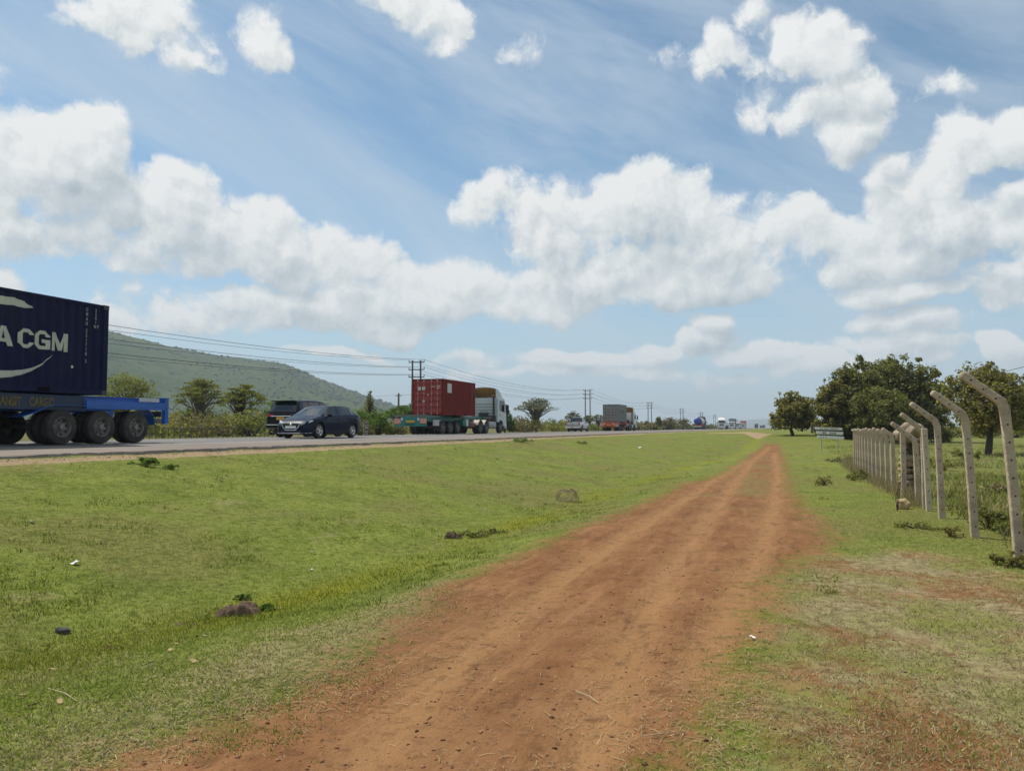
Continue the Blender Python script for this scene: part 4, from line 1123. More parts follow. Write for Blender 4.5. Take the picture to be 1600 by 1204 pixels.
tractor((bx, yr-12.4+1.0, road_z(bx)), math.pi, 'blue tractor truck ahead of the navy container, outside the left edge', TBLUE, visor=True)

def flat_print(parent, polys, side, mat, name, L=6.06, W=2.44, per=None):
    """outlines in (along, up) laid 4 mm proud of a corrugated side and following every fold; side -1 = local -x"""
    n = int(round((L-.32)/.28)); per = (L-.32)/n; hl = L/2
    bm = bmesh.new()
    from mathutils.geometry import tessellate_polygon
    for rings in polys:
        pts = [p for r_ in rings for p in r_]
        tri = tessellate_polygon([[Vector((p[0], p[1], 0)) for p in r_] for r_ in rings])
        vs = [bm.verts.new((0, p[0], p[1])) for p in pts]
        for a, b, c in tri:
            try: bm.faces.new((vs[a], vs[b], vs[c]))
            except ValueError: pass
    for k in range(n):
        for q in (.12, .38, .62, .88):
            y = -hl+.16+(k+q)*per
            bmesh.ops.bisect_plane(bm, geom=bm.verts[:]+bm.edges[:]+bm.faces[:], plane_co=(0, y, 0), plane_no=(0, 1, 0))
    for v in bm.verts: v.co.x = side*(W/2-.008-corr(v.co.y+hl-.16, per)+.004)
    for f in bm.faces:
        f.normal_update()
        if f.normal.x*side < 0: f.normal_flip()
    me = bpy.data.meshes.new(name); bm.to_mesh(me); bm.free(); me.materials.append(mat); return put(name, me, parent)
PRINT = M('pale_print', (.50, .50, .42), .6, var=.10, scale=3)
# the container is turned round: seen side is local -x, and world y = yc-3.03 - local y
cyw = yc-3.03
def lz(world_y): return cyw-world_y
def char(c, y0, w, z0, h, s=.115):
    """block capitals with chamfered corners, (world y, z)"""
    y1, z1 = y0+w, z0+h; c_ = .13
    if c == 'C':
        o = [(y1, z0+.15), (y1, z0+c_), (y1-c_, z0), (y0+c_, z0), (y0, z0+c_), (y0, z1-c_), (y0+c_, z1), (y1-c_, z1), (y1, z1-c_), (y1, z1-.15),
             (y1-s, z1-.15), (y1-s-.03, z1-s+.02), (y0+s+.03, z1-s+.02), (y0+s, z1-s-.02), (y0+s, z0+s+.02), (y0+s+.03, z0+s-.02), (y1-s-.03, z0+s-.02), (y1-s, z0+.15)]
        return [[o]]
    if c == 'G':
        o = [(y1, z0+.27), (y1, z0+.02), (y0+c_, z0), (y0, z0+c_), (y0, z1-c_), (y0+c_, z1), (y1-c_, z1), (y1, z1-c_), (y1, z1-.16),
             (y1-s, z1-.16), (y1-s-.03, z1-s+.02), (y0+s+.03, z1-s+.02), (y0+s, z1-s-.02), (y0+s, z0+s+.02), (y0+s+.03, z0+s-.02), (y1-s, z0+s-.02), (y1-s, z0+.18), (y1-.26, z0+.18), (y1-.26, z0+.27)]
        return [[o]]
    if c == 'M':
        m = (y0+y1)/2
        return [[[(y0, z0), (y0, z1), (y0+.13, z1), (m, z0+.20), (y1-.13, z1), (y1, z1), (y1, z0), (y1-s, z0), (y1-s, z1-.20), (m+.045, z0+.02), (m-.045, z0+.02), (y0+s, z1-.20), (y0+s, z0)]]]
    if c == 'A':
        m = (y0+y1)/2
        return [[[(y0-.03, z0), (m-.08, z1), (m+.08, z1), (y1+.03, z0), (y1-.10, z0), (y1-.135, z0+.10), (y0+.135, z0+.10), (y0+.10, z0)],
                 [(y0+.165, z0+.19), (y1-.165, z0+.19), (m, z1-.10)][::-1]]]
kw = 1.0
zt = 1.125
polys = []
xm = on_road(104.5, NEAR_X)          # right end of the M
w_, g_ = .50, .055
xl = on_road(103.8, NEAR_X); pos = xl
for ch_, w in (('M', .50), ('G', .44), ('C', .43), (' ', .08), ('A', .45), ('M', .50), ('C', .43)):
    pos -= w
    if ch_ != ' ': polys += [[[(lz(a), b) for a, b in ring] for ring in rg] for rg in char(ch_, pos, w, zt, .50)]
    pos -= .045
flat_print(CB, polys, -1, PRINT, 'lettering')
def band(c, lo):  # centre line points with half thickness -> outline
    up = [(y, z+t) for y, z, t in c]; dn = [(y, z-t) for y, z, t in c][::-1]; return [[(lz(a), b) for a, b in up+dn]]
top_sw = [(xm-3.3, 1.70, .02), (xm-2.9, 1.97, .06), (xm-2.45, 2.16, .09), (xm-2.0, 2.26, .105), (xm-1.6, 2.28, .10), (xm-1.35, 2.235, .085), (xm-1.14, 2.165, .075)]
bot_sw = [(xm-3.2, .66, .05), (xm-2.8, .47, .09), (xm-2.35, .40, .10), (xm-1.95, .395, .095), (xm-1.60, .43, .08), (xm-1.25, .51, .055), (xm-.95, .63, .03), (xm-.72, .78, .018), (xm-.56, .93, .012), (xm-.50, 1.0, .006)]
top_sw[-1] = (xm-1.10, 2.20, .012)
flat_print(CB, [band(top_sw, 0), band(bot_sw, 0)], -1, PRINT, 'swoosh')
PRINT2 = M('worn_print', (.36, .36, .33), .7, var=.3, scale=14)
for txt, pxc, ztop, hh in (('CMAU2217182', 132, 2.38, .098), ('22G1', 146, 2.40, .085), ('NP', 145, 1.93, .10)):
    wy = on_road(pxc, NEAR_X); z = ztop
    for i, chh in enumerate(txt):
        if txt[0] == 'C' and i in (4, 10): z -= .07
        lettering(chh, hh, PRINT2, CB, (-1.22-.004+.012, lz(wy), z), (math.pi/2, 0, -math.pi/2), name='marking', depth=.004, bold=.002).scale = (.72, 1, 1); z -= hh*1.34 if txt != 'NP' else 0
        if txt == 'NP': wy += .10
MB().box((-1.216, lz(on_road(111, NEAR_X))-.03, .70), (-1.20, lz(on_road(111, NEAR_X))+.03, .77)).build('vent_cover', STRW, CB)
FADED = M('faded_yellow_lettering', (.16, .125, .03), .8, var=.4, scale=8)
for txt, pxc in (('TRANSIT', 17), ('CARGO', 73)):
    o_ = lettering(txt, .24, FADED, BTR, (-1.147, -(on_road(pxc, NEAR_X+.1)-yr), 1.13), (math.pi/2, 0, -math.pi/2), depth=.004, bold=.008); o_.scale = (.62, 1, 1)

# --- navy hatchback coming towards the camera, black suv going away
hx = -19.75
hatchback((hx, on_road(528, hx+.9), road_z(hx)), math.pi, 'dark navy hatchback facing the camera, alloy wheels, passing in front of the black SUV')
sx = -23.2
suv((sx, on_road(417, sx-.9)+2.35, road_z(sx)), 0, 'black SUV seen from behind with red tail light and yellow plate, behind the navy hatchback')

# --- red container on a green trailer, heading away
fx = FAR_X-1.22
CRED = M('container_red', (.175, .018, .014), .65, spec=.15, var=.10, scale=1.0, dirt=.4, dirtcol=(.10, .026, .018))
DRED = M('door_red_lit', (.34, .060, .052), .6, spec=.2, var=.15, scale=2.5, dirt=.35, dirtcol=(.28, .12, .11))  # dusty red, lightened so the sunlit look of the doors is in the colour
BARP = M('pale_bar', (.42, .26, .24), .5)
TEAL = M('trailer_teal', (.012, .19, .155), .45, dirt=.3, dirtcol=(.06, .07, .06))
OLIVE = M('dusty_green_steel', (.14, .155, .125), .7, dirt=.5)
yd = on_road(692.5, FAR_X)
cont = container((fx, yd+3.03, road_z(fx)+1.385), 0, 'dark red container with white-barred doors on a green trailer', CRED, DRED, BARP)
yt = on_road(666, FAR_X)
skeletal_trailer((fx, yd-2.75, road_z(fx)), 0, 'green trailer with orange striped warning boards, under the dark red container', TEAL, L=12.3, deck=1.38,
                 wheels=(2.75, 4.06, 5.37), toolbox=TEAL, rear='board', bolster=OLIVE, railm=OLIVE, wdish=.06)
MB().box((1.217, -2.30, 1.62), (1.221, -1.55, 2.30)).build('placard', M('pale_placard', (.55, .55, .50), .6, var=.2, scale=9), cont)
for (x0, x1, z0, z1) in ((-.78, -.54, 1.78, 2.02), (-.44, -.20, 1.80, 2.04), (-.40, -.22, .92, 1.06), (-.02, .07, 1.42, 1.50), (.72, 1.0, 2.02, 2.08), (.72, .92, 1.88, 1.93), (.25, .55, 2.02, 2.06)):
    MB().box((x0, -3.055, z0), (x1, -3.048, z1)).build('door_sticker', STRW, cont)
mk = MB()
for k in range(11): mk.box((1.216, 2.33, 2.28-.145*k), (1.2195, 2.39, 2.37-.145*k))
for k in range(4): mk.box((1.216, 2.55, 2.25-.145*k), (1.2195, 2.60, 2.34-.145*k))
tag(mk.build('side_marking', M('dull_marking', (.30, .14, .13), .6), cont), kind='stuff')
WTR = M('cab_white', (.50, .54, .53), .35, var=.04, coat=.4, dirt=.2, dirtcol=(.35, .33, .28))
WCH = M('pale_chassis', (.45, .40, .34), .6, dirt=.5)
tractor((fx, yd-2.75+12.3-1.0, road_z(fx)), 0, 'white tractor truck with roof wind deflector pulling the dark red container', WTR, deflector=True, chassism=WCH, cabh=3.05, sleeperback=M('rib_grey', (.26, .27, .27), .6))

# --- silver pickup, grey container on an orange trailer
ORT = M('trailer_orange', (.50, .075, .018), .45, dirt=.3, dirtcol=(.20, .08, .05))
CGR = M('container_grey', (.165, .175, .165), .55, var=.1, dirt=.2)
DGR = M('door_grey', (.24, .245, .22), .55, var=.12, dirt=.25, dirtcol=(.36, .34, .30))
DKBAR = M('dark_bar', (.10, .10, .095), .6)
px_ = -23.6
pickup((px_, on_road(903, px_), road_z(px_)), 0, 'silver pickup truck driving away, left of the grey container')
ox = fx-.2; yo = on_road(967, ox+1.22)
cg = container((ox, yo+3.03, road_z(ox)+1.385), 0, 'grey container on an orange trailer, beyond the silver pickup', CGR, DGR, DKBAR)
MB().box((1.217, -1.7, 1.25), (1.221, .9, 1.75)).build('logo_panel', M('dark_print', (.05, .055, .06), .6), cg)
skeletal_trailer((ox, yo-1.6, road_z(ox)), 0, 'orange trailer carrying the grey container', ORT, L=12.3, deck=1.38, wheels=(1.9, 3.2, 4.5), rear='board', bolster=ORT, railm=ORT)
tractor((ox, yo-1.6+12.3-1.0, road_z(ox)), 0, 'white tractor truck pulling the grey container on the orange trailer', WHITE, deflector=True, cabh=3.0, logo=None)

# --- far traffic
def tanker(loc, rz, label):
    t = empty('tanker_trailer', loc, label, 'tanker', rz, 'container trailers on the road')
    b = MB(); r = 1.12; L = 10.5; n = 28
    prof = [(0.001, -.32), (r*.45, -.26), (r*.8, -.12), (r*.98, .05), (r, .12)]
    def ring(rr, y): return [(rr*math.cos(2*math.pi*k/n)*1.08, y, 2.45+rr*math.sin(2*math.pi*k/n)) for k in range(n)]
    def skin(pr, mat, nm):
        q = MB(); vs = [v for rr, y in pr for v in ring(rr, y)]
        q.add(vs, [(i*n+k, i*n+(k+1) % n, (i+1)*n+(k+1) % n, (i+1)*n+k) for i in range(len(pr)-1) for k in range(n)], 0, True); return q.build(nm, mat, t)
    BLU = M('tanker_blue', (.012, .028, .26), .35, coat=.4, dirt=.15)
    skin(prof+[(r, 1.3)], BLU, 'rear_dish')
    tk = skin([(r, 1.3), (r, L-.5), (r*.85, L-.15), (.001, L)], M('tank_silver', (.55, .53, .50), .35, .4, dirt=.3), 'tank')
    for y in (3.0, 5.2, 7.4): MB().box((-.3, y, 3.56), (.3, y+.6, 3.70), ch=.03).build('hatch', STEEL, tk)
    MB().box((-1.22, -.2, 1.10), (1.22, .05, 1.32)).build('rear_bar', M('tanker_red', (.45, .03, .025), .5), t)
    MB().box((-1.20, -.18, .72), (1.20, -.05, 1.02)).build('rear_bumper', STRW, t)
    for s in (-1, 1):
        MB().box((s*.95-.16, -.215, 1.12), (s*.95+.16, -.202, 1.30)).build('rear_lamp', REDL, t)
        MB().box((s*1.20-.04, .1, 1.05), (s*1.20+.04, L-1.5, 1.34)).build('side_rail', M('tanker_red', (.45, .03, .025), .5), t)
        MB().box((s*.45-.06, .1, 1.0), (s*.45+.06, L, 1.36)).build('chassis_beam', DARK, t)
        for wy in (1.3, 2.6, 3.9): wheel(t, s*1.24, wy, .50, .27, dual=True)
    return t
tx = -24.2; ty = on_road(1091, tx+.2)
tanker((tx, ty, road_z(tx)), 0, 'fuel tanker trailer with blue rounded back, driving away')
tractor((tx, ty+9.6, road_z(tx)), 0, 'blue tractor truck pulling the fuel tanker', M('tanker_cab_blue', (.02, .06, .22), .35, coat=.3), cabh=3.1, deflector=True)
def boxtruck(loc, rz, label, paint, boxm, L=7.2, H=2.7, parts=True):
    t = tractor(loc, rz, label, paint, rearaxles=1, name='lorry', group='lorries coming towards the camera far down the road', cabh=2.75, wheelbase=4.2)
    b = MB(); b.box((-1.25, -L+3.1, 1.15), (1.25, 3.1, 1.15+H), ch=.03); b.build('cargo_box', boxm, t)
    return t
nx_ = -19.3
def far_near(px, h_px, hm, X=nx_): return on_road(px, X)
BOXG = M('box_grey', (.22, .235, .25), .6, dirt=.2); BOXR = M('box_red', (.33, .035, .025), .55, dirt=.2); BOXW = M('box_white', (.55, .55, .53), .6, dirt=.25)
y1_ = on_road(1127, nx_); 
tractor((nx_, y1_+4.65, road_z(nx_)), math.pi, 'white truck cab coming towards the camera, first in the far row of lorries', WHITE, cabh=3.1, deflector=True, visor=True, group='lorries coming towards the camera far down the road')
skeletal_trailer((nx_, y1_+4.65+11.6, road_z(nx_)), math.pi, 'bare trailer behind the white truck cab leading the far row', DARK)
boxtruck((nx_, on_road(1143, nx_)+4.2, road_z(nx_)), math.pi, 'white lorry with tall grey box, second in the far row of lorries', WHITE, BOXG, L=8.2, H=3.0)
boxtruck((nx_, on_road(1151.5, nx_)+4.2, road_z(nx_)), math.pi, 'white lorry with white box, between the grey box lorry and the red box lorry', WHITE, BOXW, L=6.2, H=2.0)
boxtruck((nx_+.2, on_road(1160.5, nx_+.2)+4.2, road_z(nx_)), math.pi, 'white lorry with red box, last in the far row of lorries', WHITE, BOXR, L=8.0, H=2.75)
DKP = M('far_dark_paint', (.05, .06, .06), .4, coat=.3)
for px, lab, bm_ in ((1181.5, 'dark green lorry far down the road, left of the other dark vehicles', M('far_green_box', (.07, .09, .075), .6)), (1189, 'small dark lorry far down the road, between two larger ones', DKP), (1203, 'dark lorry with maroon box farthest down the road', M('far_maroon', (.10, .05, .055), .6))):
    X = -19.5; boxtruck((X, min(on_road(px, X), 900) if True else 0, road_z(X)), math.pi, lab, DKP, bm_, L=7.0, H=2.4 if px != 1189 else 1.6)
# ------------------------------------------------------------------ trees and shrubs
BARK = M('bark_brown', (.060, .045, .032), .95, var=.35, scale=8, bump=.7)
BARKG = M('bark_grey', (.13, .115, .095), .95, var=.3, scale=8, bump=.6)
LV_DARK = leafmat('leaf_dark_green', (.145, .145, .044), (.250, .232, .086), trans=.58)
LV_OLIVE = leafmat('leaf_olive', (.170, .155, .046), (.300, .250, .088), trans=.58)
LV_YEL = leafmat('leaf_yellow_green', (.155, .175, .036), (.280, .260, .080), trans=.5)
LV_GREEN = leafmat('leaf_fresh_green', (.085, .150, .026), (.165, .235, .052), trans=.5)
LV_BROWN = leafmat('leaf_dry_brown', (0.144, 0.114, 0.054), (0.252, 0.204, 0.102), trans=.4)
LV_GREY = leafmat('leaf_pale_grey', (0.138, 0.144, 0.094), (0.237, 0.231, 0.163), trans=.4)
LV_DEEP = leafmat('leaf_deep_green', (.040, .090, .026), (.080, .140, .044), trans=.5)

def leaves(name, clumps, n, size, mat, parent, seed, up=.5, shell=.6, aspect=.6):
    """n leaf faces spread over the clumps (centre, radius xy, radius z)"""
    g = np.random.default_rng(seed)
    C = np.array([c[0] for c in clumps], float); Rx = np.array([c[1] for c in clumps]); Rz = np.array([c[2] for c in clumps])
    w = Rx*np.maximum(Rx, Rz); idx = g.choice(len(C), n, p=w/w.sum())
    d = g.normal(size=(n, 3)); d /= np.linalg.norm(d, axis=1)[:, None]
    rad = (shell+(1-shell)*g.random(n))*(.80+.35*g.random(n))
    P = C[idx]+d*np.stack([Rx[idx], Rx[idx], Rz[idx]], 1)*rad[:, None]
    nrm = d*.8+g.normal(size=(n, 3))*.55; nrm[:, 2] += up; nrm /= np.linalg.norm(nrm, axis=1)[:, None]
    a = np.cross(nrm, g.normal(size=(n, 3))); a /= np.linalg.norm(a, axis=1)[:, None]; b = np.cross(nrm, a)
    s = size*(.6+.8*g.random(n))[:, None]
    V = np.stack([P-a*s, P-b*s*aspect+a*s*.15, P+a*s, P+b*s*aspect+a*s*.1], 1).reshape(-1, 3)
    return put(name, np_mesh(name, V, np.arange(4*n).reshape(n, 4), mat), parent)
def limbs(mb, root, clumps, r0, g, fork=.35, bend=.2, n=6, twigs=0):
    for (c, rx, rz) in clumps:
        c = Vector(c); k = g.uniform(fork*.6, min(1, fork*1.5)); p0 = root[0].lerp(root[1], k)
        mid = p0.lerp(c, .5)+Vector((g.uniform(-bend, bend), g.uniform(-bend, bend), g.uniform(0, bend)))*(c-p0).length
        rr = r0*g.uniform(.28, .5)
        mb.tube([p0, p0.lerp(mid, .5)+Vector((0, 0, -.03)), mid, mid.lerp(c, .6), c], [rr, rr*.8, rr*.6, rr*.4, rr*.18], n, cap=False)
        for _ in range(twigs):
            e = c+Vector((g.gauss(0, rx*.7), g.gauss(0, rx*.7), g.uniform(-.2, .9)*rz)); s = mid.lerp(c, g.uniform(.2, 1))
            mb.tube([s, s.lerp(e, .5)+Vector((0, 0, .05)), e], [rr*.28, rr*.2, rr*.08], 4, cap=False)
def tree(label, loc, h, cr, kind, leaf, seed, n=4000, size=.14, bark=None, cat='tree', group=None, name='tree', trunk=.14, cz=None, squash=None):
    g = random.Random(seed); t = empty(name, loc, label, cat, 0, group)
    cl = []
    if kind == 'round':
        c0 = cz or h*.58; rz = h-c0
        for _ in range(64):
            th = g.uniform(0, 2*math.pi); ph = math.acos(g.uniform(-.75, 1)); q = g.uniform(.50, .90)
            x, y, z = math.sin(ph)*math.cos(th)*cr*q, math.sin(ph)*math.sin(th)*cr*q, math.cos(ph)*rz*q
            if z < 0: z *= .9*c0/rz if c0/rz > .6 else 1.0
            s = cr*g.uniform(.20, .38); cl.append(((x, y, max(c0+z, s*.5)), s, s*g.uniform(.7, 1.0)))
        for _ in range(34 if leaf in (LV_DARK, LV_OLIVE) else 0):      # loose sprays that break the outline
            th = g.uniform(0, 2*math.pi); ph = math.acos(g.uniform(-.5, 1)); q = g.uniform(.90, 1.10); s = cr*g.uniform(.07, .15)
            cl.append(((math.sin(ph)*math.cos(th)*cr*q, math.sin(ph)*math.sin(th)*cr*q, max(c0+math.cos(ph)*rz*q, .3*c0)), s, s*g.uniform(.8, 1.5)))
        root = (Vector((0, 0, 0)), Vector((0, 0, c0)))
    elif kind == 'acacia':
        c0 = h*.80
        for _ in range(64):
            th = g.uniform(0, 2*math.pi); q = math.sqrt(g.random())
            x, y = math.cos(th)*cr*q, math.sin(th)*cr*q; z = h-(h*.34)*q**2*g.uniform(.7, 1.1)-g.uniform(.05, .22)*h*.8
            s = cr*g.uniform(.15, .30); cl.append(((x, y, z), s, s*g.uniform(.20, .40)))
        root = (Vector((0, 0, 0)), Vector((0, 0, h*.58)))
    elif kind == 'conical':
        for k in range(30):
            f = k/29; th = k*2.4; q = cr*(1-f)*g.uniform(.5, .9)+.05
            s = cr*(.42*(1-f)+.14); cl.append(((math.cos(th)*q, math.sin(th)*q, h*(.22+.76*f)), s, s*1.0))
        root = (Vector((0, 0, 0)), Vector((0, 0, h*.9)))
    elif kind == 'bush':
        for _ in range(26):
            th = g.uniform(0, 2*math.pi); q = math.sqrt(g.random())*.9
            s = cr*g.uniform(.22, .42); z = h*g.uniform(.25, 1.0)*(1-.55*q*q)-s*.3
            cl.append(((math.cos(th)*cr*q, math.sin(th)*cr*q, max(z, s*.4)), s, s*.85))
        root = (Vector((0, 0, 0)), Vector((0, 0, h*.5)))
    if squash: cl = [((c[0]*squash, c[1], c[2]), a, b) for c, a, b in cl]
    tw = MB(); lean = Vector((g.uniform(-.06, .06)*h, g.uniform(-.06, .06)*h, 0))
    top = root[1]+lean
    if kind != 'bush':
        tw.tube([(0, 0, -.15), (0, 0, .12), root[0].lerp(top, .35)+lean*.3, root[0].lerp(top, .7), top], [trunk*1.5, trunk*1.1, trunk*.9, trunk*.75, trunk*.3], 9, cap=False)
        limbs(tw, (Vector((0, 0, 0)), top), cl, trunk*1.1, g, .62, .14, 5, 2 if kind == 'acacia' else 0)
    else:
        for (c, a, b) in cl[:16]:
            c = Vector(c); s = Vector((g.gauss(0, .1)*cr, g.gauss(0, .1)*cr, -.05)); tw.tube([s, s.lerp(c, .5)+Vector((0, 0, .1*h)), c], [trunk*.4, trunk*.28, trunk*.08], 5, cap=False)
    tw.build('trunk' if kind != 'bush' else 'stem', bark or BARK, t)
    leaves('crown' if kind != 'bush' else 'foliage', cl, n, size, leaf, t, seed+1)
    return t
def stand(px, depth, z=None):
    p = at(px, 668, depth); p.z = (gz(p.x, p.y) if z is None else z)-.03; return p
def hpx(py, depth, base): return CAM_Z+(668-py)*depth/FPX-base.z

# right of the path
def tree_px(label, px, top, wpx, depth, kind, leaf, seed, **k):
    p = stand(px, depth); h = hpx(top, depth, p); return tree(label, p, h, wpx*depth/FPX/2, kind, leaf, seed, **k)
GR = 'trees beyond the fence'
tree_px('bushy olive tree alone beyond the end of the path, left of the grey tree', 1238, 609, 66, 74, 'round', LV_OLIVE, 101, n=7500, size=.13, group=GR, trunk=.16, cz=1.75)
tree_px('pale grey thin tree between the lone bushy tree and the big dark trees', 1269, 617, 44, 90, 'acacia', LV_GREY, 102, n=1500, size=.12, bark=BARKG, group=GR)
tree_px('lowest dark tree at the left of the big tree row, behind the white sign', 1302, 590, 56, 68, 'round', LV_OLIVE, 103, n=8000, size=.13, group=GR, trunk=.15, cz=1.7)
tree_px('big dark green tree second from left in the tree row, rounded top', 1336, 560, 96, 70, 'round', LV_DARK, 104, n=17000, size=.135, group=GR, trunk=.2, cz=2.7)
tree_px('tallest dark green tree in the middle of the big tree row', 1394, 550, 100, 72, 'round', LV_DARK, 105, n=18000, size=.135, group=GR, trunk=.2, cz=2.9)
tree_px('dark green tree at the right end of the big tree row', 1443, 562, 80, 70, 'round', LV_DARK, 106, n=14000, size=.135, group=GR, trunk=.18, cz=2.6)
tree_px('low dark tree filling the gap under the big tree row', 1372, 606, 96, 66, 'round', LV_DARK, 107, n=8000, size=.13, group=GR, trunk=.15, cz=1.9)
tree_px('open crowned tree with short thick trunk in the field behind the nearest fence posts', 1543, 569, 122, 46, 'round', LV_OLIVE, 108, n=9000, size=.105, group=GR, trunk=.19, cz=3.4)
tree_px('dark tree at the far right edge behind the nearest fence post', 1624, 590, 110, 58, 'round', LV_DARK, 109, n=8000, size=.12, group=GR, trunk=.16, cz=2.6)
for i, (px, top, w, dp, lf, lab) in enumerate([(1462, 640, 50, 90, LV_DARK, 'dark bush beyond the field, just right of the big tree row'), (1505, 652, 60, 95, LV_OLIVE, 'olive bush beyond the field, left of the open crowned tree'),
        (1585, 655, 70, 92, LV_DARK, 'dark bush beyond the field, right of the open crowned tree')]):
    tree_px(lab, px, top, w, dp, 'bush', lf, 120+i, n=1500, size=.13, cat='bush', name='bush', group='bushes beyond the fence')

# beyond the road
GL = 'trees beyond the road'
def far(px, top, w, dp, kind, lf, seed, lab, n=2200, size=.12, cat='tree', **k):
    p = stand(px, dp); 
    return tree(lab, p, hpx(top, dp, p), w*dp/FPX/2, kind, lf, seed, n=n, size=size, cat=cat, name='bush' if kind == 'bush' else 'tree', group=GL if kind != 'bush' else 'bushes beyond the road', **k)
far(196, 567, 84, 58, 'round', LV_YEL, 201, 'feathery yellow green tree behind the rear of the blue trailer', 6000, .07, bark=BARKG, cz=3.0)
far(313, 588, 72, 58, 'acacia', LV_YEL, 202, 'flat topped acacia with a bare forked trunk behind the railing', 5200, .060, trunk=.12, bark=BARKG)
far(378, 595, 66, 64, 'acacia', LV_YEL, 203, 'leaning acacia right of the flat topped one, above the big roadside bush', 5600, .062, trunk=.11)
far(291, 632, 26, 56, 'bush', LV_GREEN, 204, 'small bright green bush left of the flat topped acacia trunk', 700, .08, cat='bush')
far(388, 637, 78, 56, 'bush', LV_YEL, 205, 'wide yellow green bush behind the railing, left of the black SUV', 2400, .085, cat='bush')
far(425, 622, 40, 66, 'bush', LV_GREEN, 206, 'green bush rising behind the roof of the black SUV', 1500, .09, cat='bush')
far(345, 650, 50, 60, 'bush', LV_OLIVE, 207, 'olive scrub between the two acacias', 1200, .085, cat='bush')
far(262, 662, 50, 60, 'bush', LV_BROWN, 208, 'dry brown scrub just right of the blue trailer end', 900, .085, cat='bush')
far(232, 655, 60, 64, 'bush', LV_OLIVE, 209, 'olive scrub behind the blue trailer deck', 900, .085, cat='bush')
far(545, 628, 60, 62, 'bush', LV_GREEN, 210, 'green hedge bush behind the rear of the navy hatchback', 1800, .09, cat='bush')
far(577, 611, 32, 66, 'conical', LV_DARK, 211, 'small pointed dark tree rising above the hedge', 1500, .085, trunk=.07)
far(505, 628, 50, 64, 'bush', LV_GREEN, 212, 'green hedge bush behind the hatchback roof', 1300, .09, cat='bush')
far(592, 637, 48, 64, 'bush', LV_GREEN, 213, 'green hedge bush right of the pointed tree', 1500, .085, cat='bush')
far(628, 629, 50, 69, 'acacia', LV_GREEN, 214, 'low spreading green tree left of the dark red container', 2000, .085, trunk=.09)
far(610, 655, 50, 67, 'bush', LV_BROWN, 215, 'dry brown bush under the spreading green tree', 1000, .085, cat='bush')
far(565, 660, 40, 60, 'bush', LV_BROWN, 216, 'dry brown bush behind the pale pillar', 800, .085, cat='bush')
far(648, 620, 24, 80, 'acacia', LV_GREY, 217, 'thin pale tree at the left corner of the dark red container', 600, .085, bark=BARKG, trunk=.06)
far(789, 633, 34, 96, 'conical', LV_DEEP, 218, 'dense dark green tree in front of the white truck cab', 2600, .11, trunk=.1)
far(838, 619, 64, 108, 'acacia', LV_GREY, 219, 'grey wide acacia with bare spreading branches', 1500, .11, bark=BARKG, trunk=.2)
far(895, 640, 26, 125, 'acacia', LV_GREY, 220, 'small grey acacia behind the twin poles', 600, .12, bark=BARKG, trunk=.12)
far(919, 647, 22, 130, 'acacia', LV_GREY, 221, 'small bare tree left of the grey container', 400, .12, bark=BARKG, trunk=.1)
far(936, 645, 26, 142, 'acacia', LV_GREY, 222, 'thin pale tree right beside the grey container', 500, .12, bark=BARKG, trunk=.1)
g_ = random.Random(5)
def xdepth(px, X):
    r = (px-800)/FPX; Y = X*(CY+SY*r)/(r*CY-SY); return Y*CY-X*SY
def scrub(name, label, spots, leafs, seed, size, per):
    """a thicket that reads as one mass: one mesh per leaf tone joined into one object"""
    g = random.Random(seed); V = []; k = 0; gg = np.random.default_rng(seed); mi = []
    for (px, X, h, w) in spots:
        dp = xdepth(px, X); p = stand(px, dp); cr = w/2; cl = []
        for _ in range(12):
            th = g.uniform(0, 6.283); q = math.sqrt(g.random())*.9; s_ = cr*g.uniform(.25, .45); z = h*g.uniform(.2, 1)*(1-.5*q*q)-s_*.3
            cl.append(((p.x+math.cos(th)*cr*q, p.y+math.sin(th)*cr*q, p.z+max(z, s_*.35)), s_, s_*.85))
        o = leaves('tmp', cl, int(per*max(.4, min(2.0, w*h/6))), size, LV_OLIVE, None, seed+k); k += 1
        n = len(o.data.vertices); co = np.zeros(n*3, np.float32); o.data.vertices.foreach_get('co', co); V.append(co.reshape(-1, 3)); mi += [g.randrange(len(leafs))]*(n//4)
        me = o.data; bpy.data.objects.remove(o); bpy.data.meshes.remove(me)
    V = np.concatenate(V); me = np_mesh(name, V, np.arange(len(V)).reshape(-1, 4), leafs); me.polygons.foreach_set('material_index', mi)
    tag(put(name, me), label, 'scrub', kind='stuff')
scrub('scrub', 'olive and brown scrub covering the low bank between the white truck cab and grey container',
      [(797+i*2.6+g_.uniform(-2, 2), g_.uniform(-31.5, -52), g_.uniform(1.3, 2.6), g_.uniform(2.2, 4.4)) for i in range(64)], [LV_OLIVE, LV_BROWN, LV_BROWN, LV_YEL], 31, .13, 420)
scrub('scrub', 'dull scrub beyond the road between the grey container and the fuel tanker',
      [(980+i*1.5+g_.uniform(-2, 2), g_.uniform(-31, -50), g_.uniform(1.6, 3.2), g_.uniform(2.5, 5.0)) for i in range(80)], [LV_OLIVE, LV_BROWN, LV_BROWN, LV_GREY], 33, .26, 200)
scrub('scrub', 'mixed green and dry scrub thicket behind the roadside railing',
      [(g_.uniform(150, 650), g_.uniform(-36, -75), g_.uniform(.9, 2.6), g_.uniform(2, 4.6)) for i in range(130)], [LV_OLIVE, LV_BROWN, LV_YEL, LV_YEL], 35, .10, 420)
